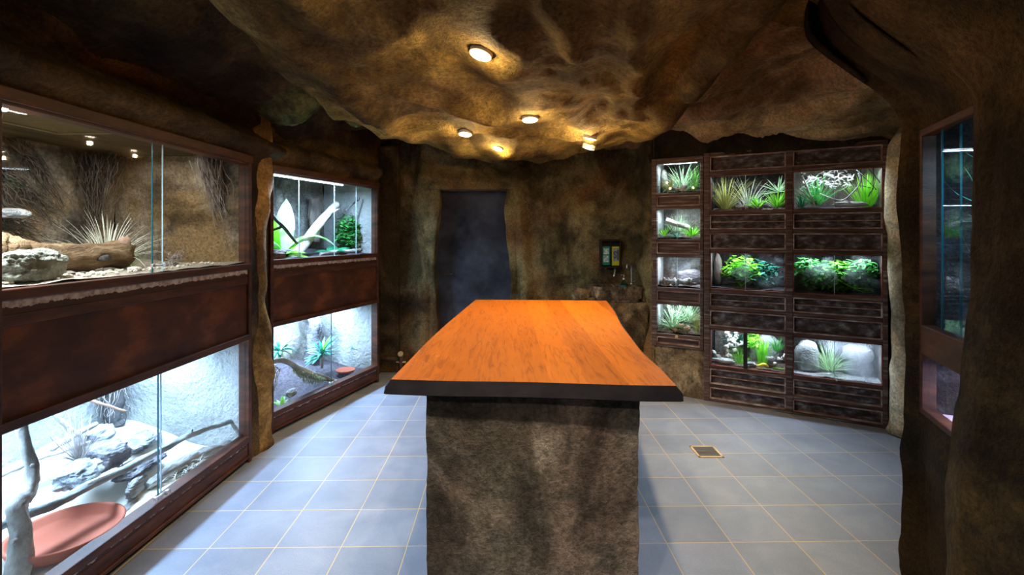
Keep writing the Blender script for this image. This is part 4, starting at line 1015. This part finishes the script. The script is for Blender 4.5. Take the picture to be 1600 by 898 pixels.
bm = bmesh.new(); tube(bm, spline([p-P0 for p in L], 14), .06, 18, .35, 4); o = c2.put('cork_trunk', bm, 'rock_grey', P0, 'grey ridged trunk standing behind the blue-green rosette plant', 'trunk')
p = c2.at(540, 580, d=.16); bm = bmesh.new(); lathe(bm, [(.001, .004), (.07, .004), (.085, .02), (.09, .018), (.078, 0), (.001, 0)], 32)
c2.put('water_dish', bm, 'terracotta', p, 'shallow reddish dish at the right of the lower leafy terrarium', 'dish')

# -- small terrariums. zf: substrate height
def zf(z0): return z0+.022
rg = random.Random(50)
# c3 A1 (top left of the two columns)
u0, u1 = bays[0]
def P(c, name, u, d, z, bm, mats, label, cat='plant', group=None): return c.put(name, bm, mats, (u, d, z), label, cat, group)
z = zf(1.629)
P(c3, 'grass_tuft', u0+.11, .13, z, tuft(130, .36, .0075, .75, .9, .03, 7, rnd=rg), 'grass_dry', 'olive dry grass tuft at left of the top terrarium in the middle column', 'grass')
P(c3, 'grass_tuft', u0+.28, .24, z, tuft(70, .34, .008, .8, 1.5, .03, 8, rnd=rg), 'grass_pale', 'pale dry grass tuft between olive grass and green rosette', 'grass')
def rosette(n, L_, w, e0, e1, dr, rnd, z0=0):
    bm = bmesh.new()
    for i in range(n):
        s = i/max(1, n-1); blade(bm, (0, 0, z0), rnd.uniform(0, 2*PI), e0+(e1-e0)*s, L_*rnd.uniform(.75, 1), w, dr*rnd.uniform(.4, 1), 6, .25, 'strap')
    return bm
P(c3, 'rosette_plant', u0+.36, .12, z, rosette(24, .15, .016, .35, 1.4, .4, rg), 'leaf_bright', 'bright green rosette plant in front centre of the top terrarium, middle column')
P(c3, 'rosette_plant', u0+.50, .12, z, rosette(34, .18, .014, .6, 1.5, .5, rg), 'leaf_bright', 'upright green plant in the right corner below the hanging one')
P(c3, 'rosette_plant', u0+.51, .22, z+.14, rosette(22, .17, .018, .1, 1.3, .5, rg), 'leaf_pale', 'higher pale green rosette perched at right of the same terrarium')
P(c3, 'bark_lump', u0+.27, .14, z-.01, rockbm((.11, .06, .045), 61, 3, .3), 'litter', 'mound of leaf litter in the centre of the top terrarium, middle column', 'litter')
P(c3, 'cork_slab', u0+.50, .30, z, rockbm((.08, .05, .12), 62, 3, .3), 'cork', 'brown cork block carrying the pale green rosette', 'cork')
# c3 A2
z = zf(.962)
P(c3, 'leafy_plant', u0+.24, .18, z+.02, bush(260, (.15, .11, .13), .055, rg), 'leaf_bright', 'bright leafy plant behind misted glass, middle terrarium of the middle column')
P(c3, 'leafy_plant', u0+.38, .22, z+.0, bush(240, (.14, .11, .12), .055, rg), 'leaf_teal', 'darker leafy plant behind misted glass, right of the bright one')
P(c3, 'cork_trunk', u0+.04, .20, z, rockbm((.035, .04, .28), 63, 3, .2), 'cork', 'upright cork tube at the left end behind misted glass', 'cork')
# c3 A3 left
z = zf(.307)
def gnarl(size, seed, n=5):
    bm = bmesh.new(); r_ = random.Random(seed)
    for i in range(n):
        p = Vector((r_.uniform(-1, 1)*size[0]*.5, r_.uniform(-1, 1)*size[1]*.4, size[2]*(i+.3)/n)); Q = [p]
        for k in range(4): p = p+Vector((r_.uniform(-1, 1)*size[0]*.35, r_.uniform(-1, 1)*size[1]*.3, r_.uniform(-.4, 1)*size[2]*.16)); Q.append(p)
        tube(bm, spline(Q, 10), [size[0]*.16*(1+.4*math.sin(k*2.1+i)) for k in range(11)], 9, .5, seed+i)
    return bm
P(c3, 'gnarled_wood', u0+.10, .12, z, gnarl((.10, .08, .15), 3), 'palebranch', 'whitish gnarled wood with a hole, left of the mullion in the bottom terrarium', 'wood')
P(c3, 'gnarled_wood', u0+.16, .20, z+.10, gnarl((.09, .08, .17), 5), 'twig_white', 'knobbly white wood rising behind, beside the green grass clump', 'wood')
P(c3, 'grass_tuft', u0+.225, .10, z, tuft(90, .16, .005, .6, .5, .035, 5, rnd=rg), 'grass_green', 'dense green grass clump directly left of the black mullion', 'grass')
P(c3, 'leafy_plant', u0+.20, .27, z+.16, rosette(24, .16, .022, -.1, 1.0, .8, rg), 'leaf_teal', 'blue-green plant hanging at the top behind the knobbly white wood')
P(c3, 'white_log', u0+.10, .07, z, rockbm((.09, .04, .035), 64, 3, .3), 'rock_white', 'flat pale stone at the foot of the gnarled wood', 'rock')
# c3 A3 right
P(c3, 'tall_grass', u0+.39, .12, z, tuft(70, .25, .007, .22, .25, .035, 6, rnd=rg), 'leaf_bright', 'tall upright green stems right of the black mullion', 'grass')
P(c3, 'leafy_plant', u0+.32, .20, z+.12, bush(110, (.07, .08, .07), .045, rg), 'leaf_bright', 'bright leafy plant at upper left, right of the mullion')
P(c3, 'leafy_plant', u0+.50, .18, z+.12, tuft(60, .14, .008, .8, .6, .02, 5, rnd=rg), 'leaf_mid', 'green tuft high in the right corner of the divided bottom terrarium')
P(c3, 'stone', u0+.45, .13, z, rockbm((.045, .04, .09), 65, 3, .2), 'rock_grey', 'round grey rock behind the yellow piece', 'rock')
P(c3, 'stone', u0+.31, .07, z, rockbm((.045, .03, .03), 66, 3, .3, 2.2, .1), 'rock_white', 'white layered stone on the floor just right of the mullion', 'rock')
P(c3, 'gnarled_wood', u0+.52, .10, z, gnarl((.06, .05, .11), 8, 4), 'twig_white', 'small white twisted wood in the lower right corner of the bottom terrarium', 'wood')
P(c3, 'stone', u0+.42, .26, z, rockbm((.13, .05, .24), 67, 3, .25), 'rock_white', 'tall white porous rock at the back of the divided bottom terrarium', 'rock')
bm = bmesh.new(); Q = spline([(-.045, 0, .012), (-.02, 0, .014), (.0, 0, .024), (.025, 0, .024), (.045, 0, .008)], 14); tube(bm, Q, [.006+.008*math.sin(PI*k/14) for k in range(15)], 10)
P(c3, 'yellow_slide', u0+.395, .045, z, bm, 'yellow', 'small curved yellow plastic piece by the glass of the bottom terrarium', 'toy')
P(c3, 'fallen_leaf', u0+.47, .055, z+.01, leafplant([(-.2, .1, .13, .022, .1, 0)]), 'leaf_bright', 'long green leaf lying right of the yellow plastic piece', 'leaf')
# c3 B1
u0, u1 = bays[1]; z = zf(1.629)
P(c3, 'spiky_plant', u0+.17, .14, z+.02, tuft(110, .27, .010, 1.05, .5, .02, 6, rnd=rg), 'leaf_mid', 'fan of green pointed leaves at left of the top terrarium, right-hand column')
P(c3, 'spiky_plant', u0+.06, .09, z, tuft(50, .13, .008, .8, .7, .02, 5, rnd=rg), 'leaf_deep', 'dark green low plant in the left front corner of the same top terrarium')
P(c3, 'spiky_plant', u0+.49, .16, z, tuft(110, .30, .009, .6, .4, .04, 6, rnd=rg), 'leaf_bright', 'big bright green grass-like plant filling the right end of the top terrarium')
bm = bmesh.new()
tube(bm, spline([(.18, 0, .11), (.26, 0, .07), (.33, .01, .055), (.40, 0, .12), (.44, 0, .19), (.43, .01, .26)], 30), .005, 8, .2); tube(bm, spline([(.33, .01, .055), (.36, 0, .045), (.40, 0, .02)], 8), .0045, 8)
P(c3, 'vine_branch', u0, .05, z-.005, bm, 'twig_white', 'smooth white curved vine branch dipping across the top right terrarium', 'branch')
bm = bmesh.new(); tube(bm, spline([(.06, 0, .26), (.09, 0, .18), (.115, 0, .10), (.145, 0, .02)], 14), .006, 8, .3)
for k in range(4): tube(bm, [(.09+.015*k, 0, .16-.035*k), (.11+.015*k, 0, .165-.035*k)], .003, 6)
P(c3, 'vine_branch', u0, .045, z-.005, bm, 'twig_white', 'short knobbly white twig slanting down at the left of the top right terrarium', 'branch')
r5 = random.Random(9); bm = bmesh.new()
for i in range(60):
    p = Vector((r5.uniform(.07, .42), r5.uniform(.18, .28), r5.uniform(.17, .29))); Q = [p]
    for k in range(3): p = p+Vector((r5.uniform(-.04, .04), r5.uniform(-.02, .02), r5.uniform(-.03, .03))); Q.append(p)
    tube(bm, Q, [.004, .006, .004, .002], 5, .4, i)
P(c3, 'twig_tangle', u0, 0, z, bm, 'twig_white', 'tangle of whitish twigs along the ceiling of the top right terrarium', 'twigs')
bm = bmesh.new()
for a, b in (((.42, .10, .28), (.54, .08, .12)), ((.49, .07, .28), (.56, .06, .17)), ((.40, .09, .16), (.52, .07, .13)), ((.52, .07, .13), (.49, .07, .07))): tube(bm, spline([a, ((a[0]+b[0])/2, a[1], (a[2]+b[2])/2+.008), b], 8), .0035, 6)
P(c3, 'branch', u0, -.02, z, bm, 'black', 'thin black branch in front of the big bright green plant', 'branch')
P(c3, 'log', u0+.38, .09, z, rockbm((.12, .03, .04), 71, 3, .3, 2.2, .15), 'drift', 'grey weathered wood under the curved vine branch', 'wood')
# c3 B2
z = zf(.962)
for i, (uu, dd, zz, m_, sz, lb) in enumerate(((.13, .17, .08, 'leaf_mid', (.15, .13, .13), 'leafy mass at the left of the densely planted middle terrarium, right-hand column'),
        (.30, .17, .08, 'leaf_mid2', (.15, .13, .12), 'brightest leafy mass in the centre of the densely planted terrarium'),
        (.46, .17, .08, 'leaf_mid', (.13, .12, .13), 'leafy mass at the right end of the densely planted terrarium'))):
    P(c3, 'leafy_plant', u0+uu, dd, z+zz-.07, bush(560, sz, .055, rg), m_, lb, 'plant')
bm = bmesh.new(); tube(bm, spline([(.28, 0, .13), (.36, 0, .08), (.45, 0, .035), (.52, .02, .03)], 12), .003, 6); tube(bm, [(.40, 0, .06), (.50, 0, .06)], .0025, 6)
P(c3, 'vine_branch', u0, .05, z-.02, bm, 'leaf_bright', 'thin green stem sagging in front of the dense foliage', 'branch')
# c3 B3
z = zf(.307)
P(c3, 'spiky_plant', u0+.25, .15, z+.02, tuft(140, .30, .008, 1.15, .8, .03, 6, rnd=rg), 'leaf_pale', 'pale green plant blurred behind mist in the bottom right terrarium')
P(c3, 'spiky_plant', u0+.26, .045, z+.03, leafplant([(-.9, .9, .09, .008, .2, 0), (2.3, .9, .09, .008, .2, 0), (-.2, .3, .07, .008, .5, 0), (2.9, -.5, .06, .008, .1, 0), (-.5, -.6, .07, .01, .1, 0)]), 'leaf_pale', 'few sharp green blades touching the misted glass in the bottom right terrarium')
P(c3, 'stone', u0+.10, .16, z, rockbm((.09, .07, .24), 72, 3, .2), 'rock_white', 'tall pale stone at left behind the misted glass', 'rock')
P(c3, 'stone', u0+.44, .20, z+.10, rockbm((.11, .07, .14), 73, 3, .15), 'rock_white', 'pale rounded stone high at right behind the misted glass', 'rock')
P(c3, 'stone', u0+.44, .21, z-.01, rockbm((.10, .06, .13), 74, 3, .15), 'rock_blue', 'dark rock beneath the pale rounded stone behind mist', 'rock')
# c4 N1..N4
z = zf(1.805)
P(c4, 'grass_tuft', .24, .15, z, tuft(120, .32, .008, .9, 1.7, .03, 8, rnd=rg), 'grass_striped', 'arching silvery grass in the topmost small terrarium', 'grass')
P(c4, 'grass_tuft', .34, .10, z, tuft(44, .24, .007, .35, .4, .03, 6, rnd=rg), 'grass_green', 'upright green blades at the right of the topmost small terrarium', 'grass')
P(c4, 'grass_tuft', .13, .10, z, tuft(50, .17, .007, .5, .8, .03, 6, rnd=rg), 'grass_dry', 'olive green tuft at the left of the topmost small terrarium', 'grass')
P(c4, 'gnarled_wood', .25, .06, z-.004, gnarl((.09, .05, .06), 12, 3), 'twig_white', 'small pale driftwood piece lying in the topmost small terrarium', 'wood')
P(c4, 'cork_slab', .07, .20, z, rockbm((.03, .06, .22), 81, 3, .2), 'plaster_grey', 'grey bark slab against the left side of the topmost small terrarium', 'bark')
z = zf(1.392)
bm = bmesh.new(); tube(bm, spline([(0, 0, .15), (.10, .01, .11), (.17, .02, .09), (.22, .02, .055)], 16), [.022, .026, .028, .024, .02][0:1]*17, 12, .35, 3)
P(c4, 'log', .10, .12, z, bm, 'palebranch', 'pale log sloping down to the right, second small terrarium from the top', 'log')
P(c4, 'grass_tuft', .20, .23, z+.05, tuft(70, .19, .006, .6, .5, .06, 6, rnd=rg), 'leaf_pale', 'misty pale green grass behind the sloping log', 'grass')
P(c4, 'rosette_plant', .33, .09, z, rosette(28, .13, .014, .3, 1.4, .4, rg), 'leaf_bright', 'bright rosette plant right of the sloping log')
P(c4, 'rosette_plant', .10, .07, z, rosette(20, .11, .011, .7, 1.4, .4, rg), 'leaf_bright', 'small bright plant in the left corner under the sloping log')
P(c4, 'leafy_plant', .20, .07, z, rosette(16, .11, .012, .1, .7, .4, rg), 'leaf_teal', 'dark blue-green straps beneath the sloping log')
z = zf(.957)
P(c4, 'stone', .30, .22, z, rockbm((.12, .05, .14), 82, 3, .25), 'rock_grey', 'pale purple-grey rock in the misted small terrarium without plants', 'rock')
P(c4, 'driftwood', .15, .08, z, gnarl((.16, .05, .04), 14, 3), 'drift', 'flat grey driftwood on the floor of the misted small terrarium', 'wood')
P(c4, 'stone', .30, .08, z, rockbm((.07, .03, .03), 83, 3, .3, 2.2, .1), 'rock_grey', 'low layered stone on the floor of the misted small terrarium', 'rock')
z = zf(.541)
P(c4, 'striped_plant', .17, .12, z, tuft(100, .30, .013, .95, 1.7, .02, 8, rnd=rg, emin=.6), 'grass_striped', 'arching green and white striped plant in the lowest small terrarium', 'plant')
P(c4, 'striped_plant', .29, .20, z+.06, tuft(80, .27, .011, 1.0, 1.5, .02, 8, rnd=rg), 'grass_striped', 'second striped plant behind, to the right in the lowest small terrarium', 'plant')
P(c4, 'grass_tuft', .37, .10, z, tuft(50, .21, .005, .4, .5, .03, 6, rnd=rg), 'grass_dry', 'olive grass in the right corner of the lowest small terrarium', 'grass')
P(c4, 'gnarled_wood', .26, .06, z-.004, gnarl((.11, .05, .05), 18, 3), 'cutwood', 'brown and pale wood piece at the foot of the striped plants', 'wood')
# c5
bm = bmesh.new(); r6 = random.Random(77)
for i in range(16): blade(bm, (0, 0, 0), r6.uniform(2.0, 4.2), r6.uniform(.2, 1.4), r6.uniform(.25, .45), .012, r6.uniform(.2, .8), 9)
c5.put('grass_tuft', bm, 'leaf_teal', (.42, .16, 1.42), 'thin green blades reaching in from the right of the dim terrarium', 'grass')
bm = bmesh.new()
for i in range(9): blade(bm, (0, 0, 0), r6.uniform(2.4, 3.9), r6.uniform(.0, .9), r6.uniform(.22, .40), .008, r6.uniform(-.1, .4), 9)
c5.put('grass_tuft', bm, 'leaf_pale', (.45, .14, 1.22), 'long pale blades crossing lower down in the dim upper terrarium', 'grass')
L = spline([(0, 0, 0), (0, .05, .2), (.05, .1, .45), (.12, .1, .72)], 10)
bm = twigs(40, [(0, 0, 0), (.0, .02, .2), (.05, .03, .4), (.1, .05, .6)], .02, .05, .003, random.Random(3), .05); c5.put('twig_bundle', bm, 'twig_dark', (.12, .25, 1.08), 'dim brushwood leaning inside the right-edge terrarium', 'twigs')
c5.put('stone_block', rockbm((.12, .05, .07), 91, 3, .1), 'rock_blue', (.30, .20, .745), 'low blue-grey block on the rosy sand of the lower right-edge terrarium', 'rock')
c5.put('stone', rockbm((.20, .07, .12), 92, 4, .25), 'plaster_dark', (.22, .38, .745), 'dark boulder at the back of the lower right-edge terrarium', 'rock')

# ------------------------------------------------------------------ sink corner
def wp(px, py, Y): return Vector(((px-CX)*Y/FPX, Y, 1.44+(CY-py)*Y/FPX))
bm = bmesh.new(); rock_box(bm, .70, 1.345, 4.46, 5.02, 0, .80, .03, .03, 12)
struct(mk('wall_sink_plinth', bm, 'stone'))
bm = bmesh.new(); r0 = bmesh.ops.create_cube(bm, size=1)
bmesh.ops.subdivide_edges(bm, edges=bm.edges, cuts=9, use_grid_fill=True)
for v in bm.verts:
    a = v.co*2; rr_ = 1-.10*(a.x*a.x*a.y*a.y)
    q = Vector((a.x*.235*rr_, a.y*.17*rr_, (a.z+1)*.072))
    if a.z > .95:
        rad_ = math.hypot(a.x/.82, a.y/.72)
        if rad_ < 1: q.z -= .09*(1-rad_**3)
    q += Vector((1, 1, .3))*.014*noise.noise(a*1.7)+Vector((.3, -1, .2))*.006*noise.noise(a*5)
    if a.z < -.5: q.x *= .9; q.y *= .9
    v.co = q
for f in bm.faces: f.smooth = True
tag(mk('stone_sink', bm, 'basin', None, (1.06, 4.60, .80)), 'rough-hewn stone wash basin on the rock ledge in the back right corner', 'sink')
bm = bmesh.new(); tube(bm, [(0, 0, 0), (0, 0, .02)], .018, 16); tube(bm, spline([(0, 0, .0), (0, 0, .12), (-.004, -.01, .185), (-.03, -.03, .205), (-.055, -.05, .20), (-.06, -.055, .17)], 22), .008, 10)
fa = mk('faucet', bm, 'chrome', None, (1.245, 4.72, .935)); tag(fa, 'slim chrome gooseneck tap rising at right rim of stone basin', 'tap')
bm = bmesh.new(); tube(bm, [(.01, 0, .03), (.04, -.02, .045)], .004, 8); mk('lever', bm, 'chrome', fa)
bm = bmesh.new(); lathe(bm, [(.001, 0), (.034, 0), (.036, .02), (.034, .05), (.020, .085), (.012, .095), (.012, .105)], 24); bt = mk('soap_bottle', bm, 'bottle', None, (1.155, 4.66, .895)); tag(bt, 'small clear bottle with bluish liquid standing on the stone basin', 'bottle')
bm = bmesh.new(); lathe(bm, [(.001, .003), (.031, .003), (.033, .02), (.031, .045), (.001, .045)], 24); mk('liquid', bm, 'blueliquid', bt)
bm = bmesh.new(); lathe(bm, [(.013, .10), (.013, .118), (.004, .12), (.004, .15)], 16); tube(bm, [(0, 0, .15), (-.03, -.01, .145)], .004, 8); mk('pump', bm, 'chrome', bt)
for (x, y, zz, sz, sd, m_, lb) in ((.74, 4.62, .80, (.10, .08, .115), 101, 'stone', 'rounded boulder on the ledge left of the stone basin'), (.86, 4.56, .80, (.08, .05, .04), 102, 'basin', 'flat slab stone between the boulder and the basin'), (1.315, 4.56, .78, (.06, .10, .16), 103, 'stone', 'rock hump on the ledge right of the basin against the narrow cabinet')):
    tag(mk('boulder', rockbm(sz, sd, 4, .18), m_, None, (x, y, zz)), lb, 'rock')
# dispenser box with two labelled packs
dp = empty('soap_dispenser', (1.075, 4.94, 1.09)); tag(dp, 'dark wall box with green and yellow soap packs above the stone basin', 'dispenser')
bm = bmesh.new()
addbox(bm, -.095, .095, -.02, .05, 0, .29, .006); addbox(bm, -.10, .10, -.085, -.02, .275, .295, .005); addbox(bm, -.10, -.092, -.085, -.02, .01, .28, .003); addbox(bm, .092, .10, -.085, -.02, .01, .28, .003); addbox(bm, -.10, .10, -.085, -.02, .0, .02, .004); addbox(bm, -.004, .004, -.08, -.02, .02, .28, .002)
mk('housing', bm, 'black', dp)
bm = bmesh.new(); addbox(bm, -.086, -.008, -.075, -.03, .03, .22, .006); g1 = mk('green_pack', bm, 'teal_label', dp)
bm = bmesh.new(); addbox(bm, -.074, -.022, -.078, -.074, .140, .200, .001); addbox(bm, -.076, -.022, -.078, -.074, .062, .128, .001); mk('pack_label', bm, 'white_label', g1)
bm = bmesh.new(); addbox(bm, .010, .086, -.075, -.03, .025, .22, .006); g2 = mk('yellow_pack', bm, 'yel_label', dp)
bm = bmesh.new(); addbox(bm, .022, .078, -.078, -.074, .075, .205, .001); mk('pack_label', bm, 'rock_white', g2)
bm = bmesh.new(); addbox(bm, .062, .072, -.081, -.077, .085, .185, .001)
Q = [(.052, .155), (.050, .165), (.040, .170), (.031, .165), (.029, .152), (.035, .142), (.045, .134), (.051, .124), (.050, .112), (.041, .105), (.031, .108), (.028, .118)]
tube(bm, spline([(a, -.079, b) for a, b in Q], 30), .0042, 6); mk('print', bm, 'ink', g2)
bm = bmesh.new(); tube(bm, spline([(.045, -.05, .01), (.042, -.07, -.02), (.030, -.095, -.055), (.022, -.10, -.085)], 12), [.010]*5+[.009]*8, 10); mk('nozzle', bm, 'chrome', dp)
bm = bmesh.new(); tube(bm, [(-.05, -.05, .01), (-.05, -.055, -.012)], .010, 10); mk('nozzle', bm, 'chrome', dp)
# pipe valve low in the back left corner
vl = empty('pipe_valve', (-1.07, 4.94, .13)); tag(vl, 'brass-capped pipe valve low on the wall in the back left corner', 'valve')
bm = bmesh.new(); tube(bm, [(-.2, .02, .02), (.02, .02, .02)], .022, 12); tube(bm, [(0, 0, 0), (0, 0, .07)], .026, 14); tube(bm, [(0, 0, -.13), (0, 0, 0)], .018, 12); mk('pipe', bm, 'rust', vl)
bm = bmesh.new(); tube(bm, [(0, .0, .08), (0, -.035, .08)], .026, 20); tube(bm, [(0, -.035, .08), (0, -.045, .08)], .014, 16); mk('knob', bm, 'brass', vl)
bm = bmesh.new(); tube(bm, [(-.05, 0, -.01), (.05, 0, -.01)], .009, 12); mk('collar', bm, 'brass', vl)
# floor drain
x, y = 1.33, 3.17; dr = empty('floor_drain', (x, y, .001), -.01); tag(dr, 'square brass-framed floor drain among the tiles right of the table', 'drain')
bm = bmesh.new(); h = .082
for b in ((-h, h, -h, -h+.014), (-h, h, h-.014, h), (-h, -h+.014, -h, h), (h-.014, h, -h, h)): addbox(bm, b[0], b[1], b[2], b[3], -.002, .004, .001)
mk('frame', bm, 'brass', dr)
bm = bmesh.new(); addbox(bm, -h+.01, h-.01, -h+.01, h-.01, -.003, .0008); mk('sump', bm, 'ventdark', dr)
bm = bmesh.new()
for k in range(8): addbox(bm, -h+.014, h-.014, -h+.018+k*.0175, -h+.018+k*.0175+.007, .0, .0035, .0008)
mk('grate', bm, 'grate', dr)
